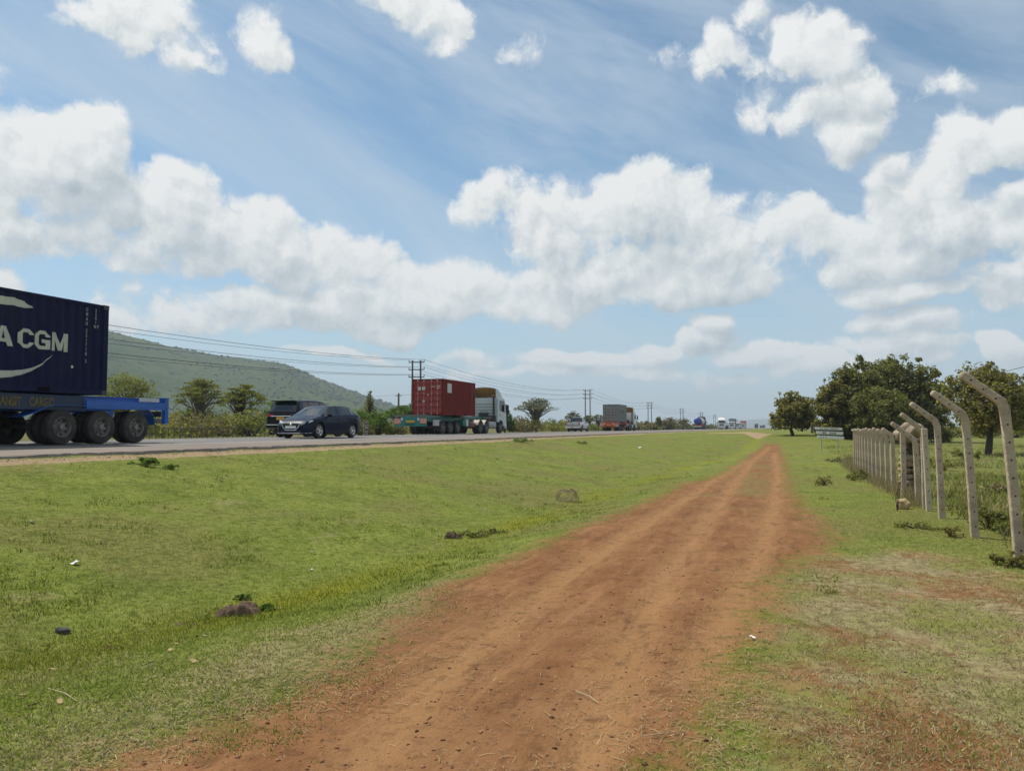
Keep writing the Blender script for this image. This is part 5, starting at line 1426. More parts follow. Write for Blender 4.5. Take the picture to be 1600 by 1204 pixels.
scrub('scrub', 'far off scrub line near the end of the road',
      [(g_.uniform(1090, 1165), g_.uniform(-32, -60), g_.uniform(1.5, 3), g_.uniform(3, 6)) for i in range(40)]+[(g_.uniform(1275, 1400), g_.uniform(30, 90), g_.uniform(1.2, 2.4), g_.uniform(3, 7)) for i in range(40)], [LV_OLIVE, LV_DARK], 37, .35, 150)
far(1029, 650, 10, 204, 'round', LV_DARK, 395, 'small round dark tree between the third and fourth twin poles', 500, .2, trunk=.12)
far(1045, 652, 30, 228, 'round', LV_BROWN, 396, 'broad brown tree left of the fuel tanker, near the fourth twin pole', 700, .25, trunk=.15, cz=2.0)
far(1068, 651, 22, 262, 'round', LV_BROWN, 397, 'brown tree just left of the fuel tanker', 600, .25, trunk=.15, cz=2.0)
# ------------------------------------------------------------------ twin poles and power lines
WOOD = M('pole_timber', (.115, .095, .075), .9, var=.25, scale=5)
WOODP = M('pole_timber_pale', (.33, .29, .23), .9, var=.2, scale=5)
WIRE = M('wire_metal', (.045, .047, .05), .6, .5)
PX_ = -40.0; y0p, sp = 80.3, 83.2
POLES = [(PX_, y0p-2*sp+0*1, 9.0)] + [(PX_, y0p-sp, 9.0)] + [(PX_, y0p+k*sp, h) for k, h in enumerate((9.25, 9.75, 9.6, 9.6, 9.6, 9.6, 9.6, 9.4, 9.4, 9.4, 9.4))]
names = ['nearest', 'second nearest', 'third', 'fourth', 'fifth', 'sixth', 'seventh', 'eighth', 'ninth', 'tenth', 'eleventh']
where = ['behind the dark red container', 'left of the silver pickup roof', 'right of the grey container', 'left of the fuel tanker', 'above the fuel tanker', 'between tanker and white truck cab', 'above the white truck cab']
ends = {}
for i, (x, y, ztop) in enumerate(POLES):
    if i < 2:   # behind the camera's left edge: only its wires come into view
        for lv in range(3):
            for s in (-1, 1): ends[(i, lv, s)] = Vector((x+s*.98, y, ztop-.1-.86*lv+.28))
        if i == 0: continue
    k = i-2
    lab = ('twin timber power pole outside the left edge' if k < 0 else 'twin timber power pole with three crossarms, %s' % where[k] if k < len(where) else 'tiny twin power pole far beyond the lorries, %s of the last four' % ('first', 'second', 'third', 'fourth')[min(k-7, 3)])
    t = empty('power_pole', (x, y, 0), lab, 'power pole', 0, 'twin power poles beyond the road')
    gzv = gz(x, y)-.3
    for s in (-1, 1):
        p = MB(); p.tube([(s*.56, 0, gzv), (s*.54, 0, (gzv+ztop)*.5), (s*.52, 0, ztop+.12)], [.14, .12, .095], 8); p.build('post', WOODP if False else WOOD, t)
    for lv in range(3):
        z = ztop-.1-.86*lv; c = MB(); c.box((-1.0, -.05, z-.05), (1.0, .05, z+.05)); cb = c.build('crossarm', WIRE, t)
        for s in (-1, 1):
            q = MB(); q.tube([(s*.98, 0, z+.03), (s*.98, 0, z+.26)], [.03, .045], 6); q.build('insulator', WIRE, cb)
            ends[(i, lv, s)] = Vector((x+s*.98, y, z+.28))
for lv in range(3):
    for s in (-1, 1):
        pts = []
        for i in range(0, len(POLES)-1):
            a, b = ends.get((i, lv, s)), ends.get((i+1, lv, s)); n = 20 if i < 5 else 8
            for k in range(n): f = k/n; p = a.lerp(b, f); p.z -= 4*1.45*f*(1-f); pts.append(p)
        pts.append(ends[(len(POLES)-1, lv, s)])
        w = MB(); w.tube(pts, .016 if s > 0 else .013, 4, cap=False)
        o = w.build('power_line', WIRE); tag(o, '%s power line strung on the %s side of the twin poles' % (('topmost', 'middle', 'lowest')[lv], 'road' if s > 0 else 'hill'), 'cable', 'power lines on the twin poles')
p = stand(622.5, 74); m_ = MB(); zt = CAM_Z+(668-614)*74/FPX
t = empty('utility_pole', p, 'single dark pole rising from the hedge left of the dark red container', 'pole')
MB().tube([(0, 0, -.2), (0, 0, zt-p.z)], [.11, .085], 8).build('post', WOOD, t)
MB().box((-.35, -.03, zt-p.z-.28), (.35, .03, zt-p.z-.22)).build('crossarm', WOOD, t)
a = Vector((p.x, p.y, zt-.15)); lat = Vector((CY, SY, 0)); n_ = 24
o = MB().tube([a-lat*44*(1-k/n_)+Vector((0, 0, -.9*4*(k/n_)*(1-k/n_))) for k in range(n_+1)]+[a+lat*6*(k/n_)+Vector((0, 0, -.05*4*(k/n_)*(1-k/n_))) for k in range(1, n_+1)], .008, 4, cap=False).build('telephone_line', WIRE)
tag(o, 'thin line running from the single pole over the hedge', 'cable')

# ------------------------------------------------------------------ low railing on the far side of the road
RAILM = M('railing_metal', (.10, .095, .08), .7, dirt=.4)
RX = -30.6; ya, yb = on_road(215, RX), on_road(440, RX)
t = empty('railing', (RX, ya, .95), 'low thin metal railing along the far side of the road', 'railing')
MB().box((-.025, 0, .55), (.025, yb-ya, .595)).build('top_rail', RAILM, t)
bmz = MB().box((-.015, -.015, -.15), (.015, .015, .55)).mesh('baluster', RAILM)
y = 0.0
while y < yb-ya: put('baluster', bmz, t, (0, y, 0)); y += .42
ya2, yb2 = on_road(563, RX), on_road(640, RX)
t = empty('railing', (RX, ya2, .95), 'short stretch of low railing behind the hatchback, left of the green trailer', 'railing')
MB().box((-.02, 0, .55), (.02, yb2-ya2, .59)).build('top_rail', RAILM, t)
y = 0.0
while y < yb2-ya2: put('baluster', bmz, t, (0, y, 0)); y += 1.1
# pale pillar of stacked stones
PALE = M('pale_stone', (.40, .37, .30), .9, var=.35, scale=14, bump=.5); DKST = M('dark_stone', (.10, .085, .065), .95, var=.4, scale=10, bump=.6)
p = stand(571.5, 52.5, .95); t = empty('stone_pillar', p, 'narrow speckled pillar of stacked pale stones beside the hedge', 'pillar')
core = MB().box((-.10, -.10, -.1), (.10, .10, 1.18), ch=.02).build('core', DKST, t)
for k in range(9):
    for s in (-1, 1):
        z = .03+.128*k; c = MB(); zz_ = z+rnd.uniform(-.03, .03); c.box((min(s*.02, s*.135), -.13, zz_), (max(s*.02, s*.135), .13, zz_+rnd.uniform(.03, .075)), ch=.015); c.build('stone', PALE, t, (0, 0, 0), (0, 0, rnd.uniform(-.15, .15)))
for px, lab in ((824, 'short dark marker post at the roadside below the grey acacia'), (1006, 'short pale marker post at the roadside left of the third twin pole')):
    p = Vector((-27.9, on_road(px, -27.9), .95)); o = MB().tube([(0, 0, -.1), (0, 0, .95), (0, 0, 1.0)], [.09, .08, .03], 8).build('marker_post', WOOD, None, p); tag(o, lab, 'post')

# ------------------------------------------------------------------ concrete fence on the right
CONC = M('fence_concrete', (.43, .345, .245), .9, var=.28, scale=3.2, bump=.9, dirt=.55, dirtcol=(.22, .165, .11))
CONP = M('fence_concrete_pale', (.47, .40, .29), .85, var=.10, scale=5, bump=.4, dirt=.2, dirtcol=(.30, .24, .16))
HOLE = M('hole_shadow_cavity', (.02, .016, .012), 1)
FX = 2.55
hm = bpy.data.meshes.new('wire_hole')
_h = MB(); _h.add([(.011*math.cos(k), 0, .011*math.sin(k)) for k in np.linspace(0, 2*math.pi, 9)[:-1]], [tuple(range(8))]); hm = _h.mesh('wire_hole', HOLE)
ARMS = []
def fence_post(label, bpx, bpy_, bend_py, tip, w=.099, arm=True, mat=None, top=None, holes=True, leanpx=None, y=None):
    r = (bpx-800)/FPX; Y = FX*(CY+SY*r)/(r*CY-SY) if y is None else y; dep = Y*CY-FX*SY
    base = Vector((FX, Y, gz(FX, Y))); zb = CAM_Z+(668-bend_py)*dep/FPX-base.z
    lx = 0 if leanpx is None else leanpx*dep/FPX
    t = empty('fence_post', base, label, 'fence post', 0, 'concrete posts of the fence')
    h = w/2
    if arm:
        zt = CAM_Z+(668-tip[1])*dep/FPX-base.z; ax = (zt-zb)*1.12
    def ring(x, z, dx, dz, hw): return [(x-hw*dx, -hw, z-hw*dz), (x+hw*dx, -hw, z+hw*dz), (x+hw*dx, hw, z+hw*dz), (x-hw*dx, hw, z-hw*dz)]
    pts = [((0, -.35), (1, 0), h*1.06), ((lx*.5, zb*.5), (1, 0), h), ((lx, zb-.05), (1, .10), h*.98)]
    if arm: pts += [((lx-.035, zb+.05), (.80, .60), h*1.0), ((lx-ax*.5, zb+(zt-zb)*.52), (.67, .74), h*.92), ((lx-ax+.02, zt-.02), (.67, .74), h*.86), ((lx-ax, zt), (.67, .74), h*.60)]
    else: pts[-1] = ((lx, zb), (1, 0), h)
    vs = []
    for (x, z), (dx, dz), hw in pts: vs += ring(x, z, dx, dz, hw)
    n = len(pts); fs = [(4*i+k, 4*i+(k+1) % 4, 4*i+4+(k+1) % 4, 4*i+4+k) for i in range(n-1) for k in range(4)]+[(3, 2, 1, 0), tuple(4*(n-1)+k for k in range(4))]
    bm = bmesh.new(); bv = [bm.verts.new(v) for v in vs]
    for f in fs: bm.faces.new([bv[i] for i in f])
    bmesh.ops.recalc_face_normals(bm, faces=bm.faces)
    bmesh.ops.bevel(bm, geom=[e for e in bm.edges if len(e.link_faces) == 2 and e.calc_face_angle(0) > .9], offset=.009, segments=1, affect='EDGES')
    me = bpy.data.meshes.new('post'); bm.to_mesh(me); bm.free(); me.materials.append(mat or CONC)
    put('post', me, t)
    if holes:
        z = .16
        while z < zb-.12:
            put('wire_hole', hm, t, (lx*z/zb, -h*1.075, z)); z += .205
        if arm:
            for f in (.22, .5, .78): put('wire_hole', hm, t, (lx-ax*f, -h*.985, zb+(zt-zb)*f))
    if arm: ARMS.append((base, lx, zb, ax, zt))
    return t
fence_post('tallest concrete fence post at the right edge, arm bent to the left', 1587, 877, 634, (1517, 581), leanpx=-15)
fence_post('second concrete fence post from the right, dark bush at its foot', 1518, 839, 652, (1459, 611), leanpx=-9)
fence_post('third concrete fence post from the right, grey brown with bent arm', 1467, 810, 662, (1425, 629), leanpx=-3)
fence_post('bent concrete post right behind the straight pale post', 1441.5, 793, 674, (1414, 646), holes=False)
fence_post('short straight pale concrete post without an arm, next to the ruined pillar', 1447.5, 797, 669, None, arm=False, mat=CONP, w=.095, leanpx=-4)
fence_post('leaning concrete post with bent arm in front of the ruined pillar', 1431, 788, 690, (1392, 660), leanpx=-2)
fence_post('concrete post on the left side of the ruined pillar', 1409, 772, 676, None, arm=False, w=.105)
far_px = [1393, 1384, 1376, 1369, 1362.5, 1357, 1352, 1347.5, 1343.5, 1340, 1337, 1334]
for i, px in enumerate(far_px):
    jt = (0, 1.2, -.6, .9, -1.0, .4, 1.4, -.5, .8, -.3, .9, 0)[i]; bend = 682-(i*.75)+jt; tipy = 669+i*.12+jt
    if i == 0: lab = 'first bent post of the tight far row, left of the ruined pillar'
    elif i == len(far_px)-1: lab = 'last bent post of the tight far row, nearest the white sign'
    else: lab = '%s post of the tight far row, counted from the ruined pillar' % ['', 'second', 'third', 'fourth', 'fifth', 'sixth', 'seventh', 'eighth', 'ninth', 'tenth', 'eleventh'][i]
    fence_post(lab, px, 764-i*4, bend, (px-20, tipy), holes=False)
# posts beyond the right edge of the frame, wires
fence_post('bent concrete fence post outside the right edge', 1700, 940, 610, (1600, 550), y=8.15)
for k, f in enumerate((.22, .5, .78)):
    A = sorted(ARMS, key=lambda a: a[0].y); pts = []
    for (b, lx, zb, ax, zt) in A[:6]: pts.append((b.x+lx-ax*f, b.y, b.z+zb+(zt-zb)*f))
    o = MB().tube(pts, .0028, 4, cap=False).build('fence_wire', WIRE); tag(o, '%s thin wire strung through the bent arms of the nearest fence posts' % ('lowest', 'middle', 'highest')[k], 'wire', 'wires of the fence')
for k, z in enumerate((.35, .95, 1.35)):
    A = sorted(ARMS, key=lambda a: a[0].y); o = MB().tube([(b.x+lx*z/zb, b.y, b.z+z) for (b, lx, zb, ax, zt) in A[5:]], .003, 4, cap=False).build('fence_wire', WIRE)
    tag(o, '%s straight wire along the tight far row of posts' % ('low', 'middle', 'high')[k], 'wire', 'wires of the fence')

# ------------------------------------------------------------------ ruined stone pillar
BRK = M('crumbling_stone', (.29, .20, .135), .95, var=.35, scale=12, bump=.9); BRK2 = M('crumbling_stone_grey', (.36, .28, .20), .95, var=.3, scale=12, bump=.9)
def rock(mb, c, s, seed, sub=2, flat=1.0, mi=0):
    g = random.Random(seed); bm = bmesh.new(); bmesh.ops.create_icosphere(bm, subdivisions=sub, radius=1)
    from mathutils import noise as mn
    o = Vector((g.uniform(-50, 50), g.uniform(-50, 50), g.uniform(-50, 50)))
    for v in bm.verts:
        k = 1+.38*mn.noise(v.co*1.3+o)+.16*mn.noise(v.co*3.3+o); v.co = Vector((v.co.x*s[0]*k, v.co.y*s[1]*k, v.co.z*s[2]*k*flat))+Vector(c)
    mb.bm(bm, mi, False)
r = (1421-800)/FPX; Yp = 2.75*(CY+SY*r)/(r*CY-SY); pb = Vector((2.75, Yp, gz(2.75, Yp)-.05)); dp = Yp*CY-2.75*SY
t = empty('ruined_pillar', pb, 'ruined stone gate pillar with a crumbling lump of masonry on top, among the fence posts', 'pillar')
hp = CAM_Z+(668-682)*dp/FPX-pb.z
for k in range(10):
    z = hp*k/10
    if .62 < k/10 < .85: xs_b = [(-.20, -.09), (.09, .20)]      # the hollow
    else: m0 = rnd.uniform(-.06, .06); xs_b = [(-.22+rnd.uniform(-.02, .02), m0), (m0, .21+rnd.uniform(-.02, .02))]
    for (a, b) in xs_b:
        c = MB(); rock(c, ((a+b)/2, 0, z+hp/20), ((b-a)*.62+.02, .19, hp/20*1.25), 700+k*3+int(a*100), 2); c.build('stone', BRK if k % 3 else BRK2, t)
MB().box((-.13, .02, .0), (.13, .15, hp)).build('core', M('pillar_core', (.13, .09, .06), .95), t)
c = MB(); rock(c, (.0, -.02, hp+.14), (.27, .24, .20), 742, 3); rock(c, (-.16, -.06, hp+.06), (.18, .20, .14), 743, 3); c.build('masonry_lump', BRK2, t)
q = drop(1411, 795); c = MB(); rock(c, (0, 0, .08), (.13, .11, .12), 751, 3); o = c.build('boulder', M('boulder_ochre', (.40, .29, .16), .95, var=.2, scale=10, bump=.6), None, q); tag(o, 'pale ochre boulder at the foot of the ruined pillar', 'boulder')
q = drop(1402, 798); sb = MB(); 
for k in range(5): sb.tube([(0, 0, -.05), (.02*k-.03, 0, .3), (rnd.uniform(-.05, .2), rnd.uniform(-.1, .1), .55+.08*k)], [.005, .004, .002], 4)
o = sb.build('dead_branch', BARK, None, q); tag(o, 'dark dead branch leaning beside the ochre boulder', 'branch')

# ------------------------------------------------------------------ white sign boards
p = stand(1294, 50); p.z = gz(p.x, p.y)
t = empty('sign_board', p, 'three narrow white sign boards on two thin posts in the grass before the big trees', 'sign', YAW-.06)
SW = M('sign_white', (.72, .71, .66), .5, var=.05); SD = M('sign_dark', (.05, .052, .055), .6); SP = M('sign_post_pale', (.34, .36, .27), .7)
k_ = 50/FPX
def sy(py): return CAM_Z+(668-py)*k_-p.z
for s in (-10.5, 14.5): MB().box((s*k_-.03, .045, -.2), (s*k_+.03, .095, sy(668))).build('post', SP, t)
for i, (ya_, yb_) in enumerate(((667.6, 671.4), (673.8, 678.4), (680.6, 685.4))):
    b = MB().box((-21*k_+.06*i, 0, sy(yb_)), (20.5*k_+.05*i, .04, sy(ya_)), ch=.008).build('board', SW, t, None, (0, .03+.01*i, 0))
    for k in range((18, 16, 5)[i]):   # lettering too far off to read: short dark dashes
        x = (-13+ (1.55 if i < 2 else 1.9)*k+rnd.uniform(-.2, .2))*k_; hh = (ya_-yb_)
        if rnd.random() < .2: continue
        MB().box((x, -.006, sy(yb_-.9)), (x+rnd.uniform(.5, 1.1)*k_, -.002, sy(ya_+.9))).build('dash', SD, b)
for i, (ya_, yb_) in enumerate(((671.4, 673.8), (678.4, 680.6))): MB().box((-15*k_, .02, sy(yb_)), (20*k_, .043, sy(ya_))).build('backing_strip', SD, t, None, (0, .03+.01*i, 0))
# grazing goats by the lone tree
def goat(label, px, depth, h, rz, head_down):
    p = stand(px, depth); p.z += .03
    t_ = bpy.data.meshes.new('goat'); bm = bmesh.new(); J = {}; L = bm.verts.layers.skin.verify()
    def V(n, x, y, z, r, par=None):
        v = bm.verts.new((x*h, y*h, z*h)); v[L].radius = (r*h, r*h); J[n] = v
        if par: bm.edges.new((J[par], v))
    V('chest', 0, .42, .74, .21); V('belly', 0, 0, .70, .23, 'chest'); V('rump', 0, -.42, .76, .20, 'belly'); V('tail', 0, -.62, .86, .05, 'rump')
    if head_down: V('neck', 0, .66, .62, .10, 'chest'); V('head', 0, .84, .30, .09, 'neck'); V('nose', 0, .92, .12, .05, 'head')
    else: V('neck', 0, .62, 1.0, .10, 'chest'); V('head', 0, .74, 1.16, .09, 'neck'); V('nose', 0, .95, 1.06, .05, 'head')
    for s in (-1, 1):
        V('fk%d' % s, s*.13, .42, .38, .07, 'chest'); V('ff%d' % s, s*.13, .44, .02, .045, 'fk%d' % s)
        V('hk%d' % s, s*.14, -.36, .46, .09, 'rump'); V('hh%d' % s, s*.14, -.50, .26, .05, 'hk%d' % s); V('hf%d' % s, s*.14, -.46, .02, .045, 'hh%d' % s)
        V('ear%d' % s, s*.14, J['head'].co.y/h-.04, J['head'].co.z/h+.08, .03, 'head')
    bm.to_mesh(t_); bm.free(); t_.materials.append(M('dark_fur', (.025, .02, .017), .9))
    o = put('goat', t_, None, p, (0, 0, rz)); o.modifiers.new('skin', 'SKIN'); s = o.modifiers.new('sub', 'SUBSURF'); s.levels = 1; s.render_levels = 1
    tag(o, label, 'goat', 'dark goats grazing near the lone tree')
goat('dark goat grazing, leftmost of three, past the sandy turning', 1197.5, 112, .62, 1.2, True)
goat('dark goat, middle of three, seen side on with head down', 1208, 100, .68, -1.5, True)
goat('dark goat closest to the lone bushy tree, head raised', 1217, 96, .66, 1.9, False)
# ------------------------------------------------------------------ grass, straw, weeds, litter
GRASS = leafmat('grass_blade', (.140, .185, .022), (.265, .280, .066), rough=.7, trans=.35, lo=.65, hi=1.3)
GRASSY = leafmat('ditch_grass_blade', (.170, .190, .018), (.270, .260, .040), rough=.7, trans=.3, lo=.6, hi=1.2)
STRAW = leafmat('straw', (.23, .15, .07), (.47, .36, .19), rough=.8, trans=.1, lo=.6, hi=1.2)
DRYG = leafmat('dry_grass_blade', (.25, .20, .095), (.46, .39, .21), rough=.8, trans=.2, lo=.6, hi=1.2)
def scatter(n, dmin, dmax, pxa=-60, pxb=1660, g=rng):
    """points on the ground inside a wedge in front of the camera, density falling with distance"""
    u = g.random(n); d = dmin*(dmax/dmin)**u; px = g.uniform(pxa, pxb, n); r = (px-800)/FPX
    x = d*(r*CY-SY); y = d*(r*SY+CY); return x, y
NXY = lambda x, y, f, s: fbm2(x, y, f, 4, s)
def blades(name, x, y, h, w, mat, lean, g=rng, label=None, cat=None, clump=1, spread=.0):
    n = len(x); z = ground_z(x, y)-.004
    th = g.uniform(0, 2*math.pi, n); la = g.uniform(0, 2*math.pi, n)
    hh = h*(.5+g.random(n)); ww = w*(.6+.8*g.random(n)); ln = lean*(.3+g.random(n))
    cx, cy_ = np.cos(th)*ww/2, np.sin(th)*ww/2; dx, dy = np.cos(la)*hh*ln, np.sin(la)*hh*ln
    up = hh/np.sqrt(1+ln**2)
    k = 1/np.sqrt(1+ln**2); dx *= k; dy *= k
    V = np.stack([np.stack([x-cx, y-cy_, z], 1), np.stack([x+cx, y+cy_, z], 1), np.stack([x+cx*.7+dx*.45, y+cy_*.7+dy*.45, z+up*.6], 1), np.stack([x+dx, y+dy, z+up], 1), np.stack([x-cx*.7+dx*.45, y-cy_*.7+dy*.45, z+up*.6], 1)], 1).reshape(-1, 3)
    i = np.arange(n)*5
    F = np.concatenate([np.stack([i, i+1, i+2, i+4], 1)]); T = np.stack([i+4, i+2, i+3, i+3], 1)
    # two meshes' worth of faces: quads plus tip triangles
    me = bpy.data.meshes.new(name); me.vertices.add(len(V)); me.vertices.foreach_set('co', V.astype(np.float32).ravel())
    lv = np.concatenate([F.ravel(), T[:, :3].ravel()]).astype(np.int32); me.loops.add(len(lv)); me.loops.foreach_set('vertex_index', lv)
    ls = np.concatenate([np.arange(n)*4, 4*n+np.arange(n)*3]).astype(np.int32); me.polygons.add(2*n); me.polygons.foreach_set('loop_start', ls)
    try: me.polygons.foreach_set('loop_total', np.concatenate([np.full(n, 4), np.full(n, 3)]).astype(np.int32))
    except Exception: pass
    me.materials.append(mat); me.update(calc_edges=True)
    o = put(name, me); tag(o, label, cat, kind='stuff'); return o
def fields(x, y):
    d = sdf(x, y, DIRT); m = sdf(x, y, MIX); l = sdf(x, y, DRYL); return d, m, l
# green turf; in the patchy ground on the right and along the path it thins out into bleached grass
x, y = scatter(420000, 3.2, 30)
ok = (x > -13.2) & (x < 9); x, y = x[ok], y[ok]; d, m, l = fields(x, y); n = len(x)
nz = NXY(x, y, 1.6, 61); nb = NXY(x, y, .6, 62); nf = NXY(x, y, 6, 67); u = rng.random(n)
mm = smooth(-.5, .6, m+nz*1.5); ll = smooth(-.6, .5, l+nz*1.8); edge = smooth(-.9, .0, d+nz*.8)
soil = np.where(m > -.3, smooth(.02, .22, -(nz*1.0+nf*.5+nb*.5)), 0)          # bare spots inside the patchy ground
dryp = np.clip(.10+.62*mm+.62*ll+.5*edge+nb*1.1+nf*.5, 0, .93)
keep = (d+nz*1.2+nf*.9+.25*rng.normal(size=n) < .02) & (rng.random(n) > soil*.9) & (rng.random(n) > .35*mm)
dt = np.exp(-((x-ditchx(y)-.25)/.55)**2) > rng.random(n)*1.25
isdry = u < dryp
k1, k2, k3 = keep & ~dt & ~isdry, keep & dt & ~isdry, keep & isdry
blades('grass', x[k1], y[k1], .026, .0065, GRASS, 1.35, label='short cropped green grass covering the verge and ditch sides', cat='grass')
blades('ditch_grass', x[k2], y[k2], .040, .007, GRASSY, 1.0, label='yellow green grass along the bottom of the ditch', cat='grass')
blades('dry_grass', x[k3], y[k3], .028, .006, DRYG, 1.8, label='bleached dry grass along the path edge and in the patchy ground', cat='grass')
# loose straw lying on the soil
x, y = scatter(110000, 3.1, 18); d, m, l = fields(x, y); nz = NXY(x, y, .9, 65); nf = NXY(x, y, 4, 66)
dens = np.where(d > -.2, np.exp(-np.clip(d, 0, 9)/.55)*.55+.035, .06)*np.clip(.5+nz*2.6+nf*1.6, 0, 1)
keep = rng.random(len(x)) < dens; x, y = x[keep], y[keep]; n = len(x)
L = .010+.034*rng.random(n)**2.5; w = .0009+.0010*rng.random(n); a = rng.uniform(0, 2*math.pi, n); z = ground_z(x, y)+.004+.006*rng.random(n)
dx, dy = np.cos(a), np.sin(a); bx_ = rng.uniform(-.35, .35, n)*L; dz = rng.uniform(-.003, .012, n)
P0 = np.stack([x-dx*L, y-dy*L, z], 1); P1 = np.stack([x-dy*bx_, y+dx*bx_, z+np.abs(dz)], 1); P2 = np.stack([x+dx*L, y+dy*L, z+dz*.5], 1)
S = np.stack([-dy*w, dx*w, np.zeros(n)], 1)
V = np.stack([P0-S, P0+S, P1+S, P1-S, P2+S, P2-S], 1).reshape(-1, 3); i = np.arange(n)*6
F = np.concatenate([np.stack([i, i+3, i+2, i+1], 1), np.stack([i+3, i+5, i+4, i+2], 1)])
o = put('straw', np_mesh('straw', V, F, STRAW)); tag(o, 'loose bits of pale straw lying on the red soil', 'straw', kind='stuff')
# pebbles and clods
PEB = leafmat('clod', (.10, .045, .022), (.28, .13, .065), rough=.95, trans=0, lo=.5, hi=1.3)
def pebbles(x, y, s, name, label, mat):
    n = len(x); z = ground_z(x, y); bm = bmesh.new(); bmesh.ops.create_icosphere(bm, subdivisions=1, radius=1); bm.verts.ensure_lookup_table()
    B = np.array([v.co[:] for v in bm.verts]); Fb = np.array([[v.index for v in f.verts] for f in bm.faces]); bm.free()
    sc = s[:, None]*np.stack([.8+.6*rng.random(n), .8+.6*rng.random(n), .45+.3*rng.random(n)], 1)
    V = (B[None]*(1+.25*rng.normal(size=(n, len(B), 1)))*sc[:, None]+np.stack([x, y, z], 1)[:, None]).reshape(-1, 3)
    F = (Fb[None]+(np.arange(n)*len(B))[:, None, None]).reshape(-1, 3)
    o = put(name, np_mesh(name, V, F, mat)); tag(o, label, 'soil', kind='stuff')
x, y = scatter(9500, 3.1, 26); d, m, l = fields(x, y); keep = (d > -.15) | ((m > 0) & (rng.random(len(x)) < .3)); x, y = x[keep], y[keep]
pebbles(x, y, .003+.011*rng.random(len(x))**4, 'clods', 'small clods and pebbles of red soil on the path', PEB)
# bits of broken asphalt along the road edge
y = rng.uniform(8, 70, 5000); x = -13.98+rng.normal(0, .12, 5000); pebbles(x, y, (.005+.016*rng.random(5000)**3), 'road_gravel', 'dark broken gravel along the ragged edge of the road', leafmat('road_gravel', (.06, .05, .04), (.22, .18, .13), trans=0))
# rough field grass behind the fence, and scattered tufts on the verge
def tufts(name, x, y, nb, h, w, mat, label, lean=.8, spread=.08):
    k = len(x); xx = np.repeat(x, nb)+rng.normal(0, spread, k*nb); yy = np.repeat(y, nb)+rng.normal(0, spread, k*nb)
    return blades(name, xx, yy, h*np.repeat(.6+.8*rng.random(k), nb), w, mat, lean, label=label, cat='grass')
LV_FIELD = leafmat('field_grass_blade', (.115, .140, .024), (.230, .215, .060), rough=.7, trans=.3)
u = rng.random(5200); y = 8*(75/8)**u; x = 3.0+rng.random(5200)*(1.5+y*.55); ok = NXY(x, y, .4, 71) > -.05; tufts('field_grass', x[ok], y[ok], 16, .16, .016, LV_FIELD, 'rough uneven grass in the field behind the fence', spread=.16)
u = rng.random(1500); y = 8*(60/8)**u; x = 3.0+rng.random(1500)*(1.5+y*.55); ok = NXY(x, y, .5, 72) > .02; tufts('field_straw', x[ok], y[ok], 14, .20, .014, DRYG, 'dry brown stalks in the field behind the fence', spread=.18)
x, y = scatter(5200, 7, 75, -20, 1300); d, m, l = fields(x, y); ok = (x > -13.6) & (x < 2.3) & (d < -.3) & (NXY(x, y, .7, 73) > -.02)
tufts('verge_tufts', x[ok], y[ok], 12, .045, .012, leafmat('tuft_blade', (.115, .145, .020), (.24, .245, .058), trans=.45), 'darker small tufts in the cropped verge', spread=.07)
# dry stalks in the wire of the far fence row
yy = rng.uniform(16.5, 36, 300); xx = 2.5+rng.normal(0, .14, 300); tufts('fence_weeds', xx, yy, 9, .28, .009, leafmat('dry_stalk', (.19, .145, .08), (.36, .29, .17), trans=.25), 'dry brown weeds growing through the far fence row', lean=.5, spread=.08)

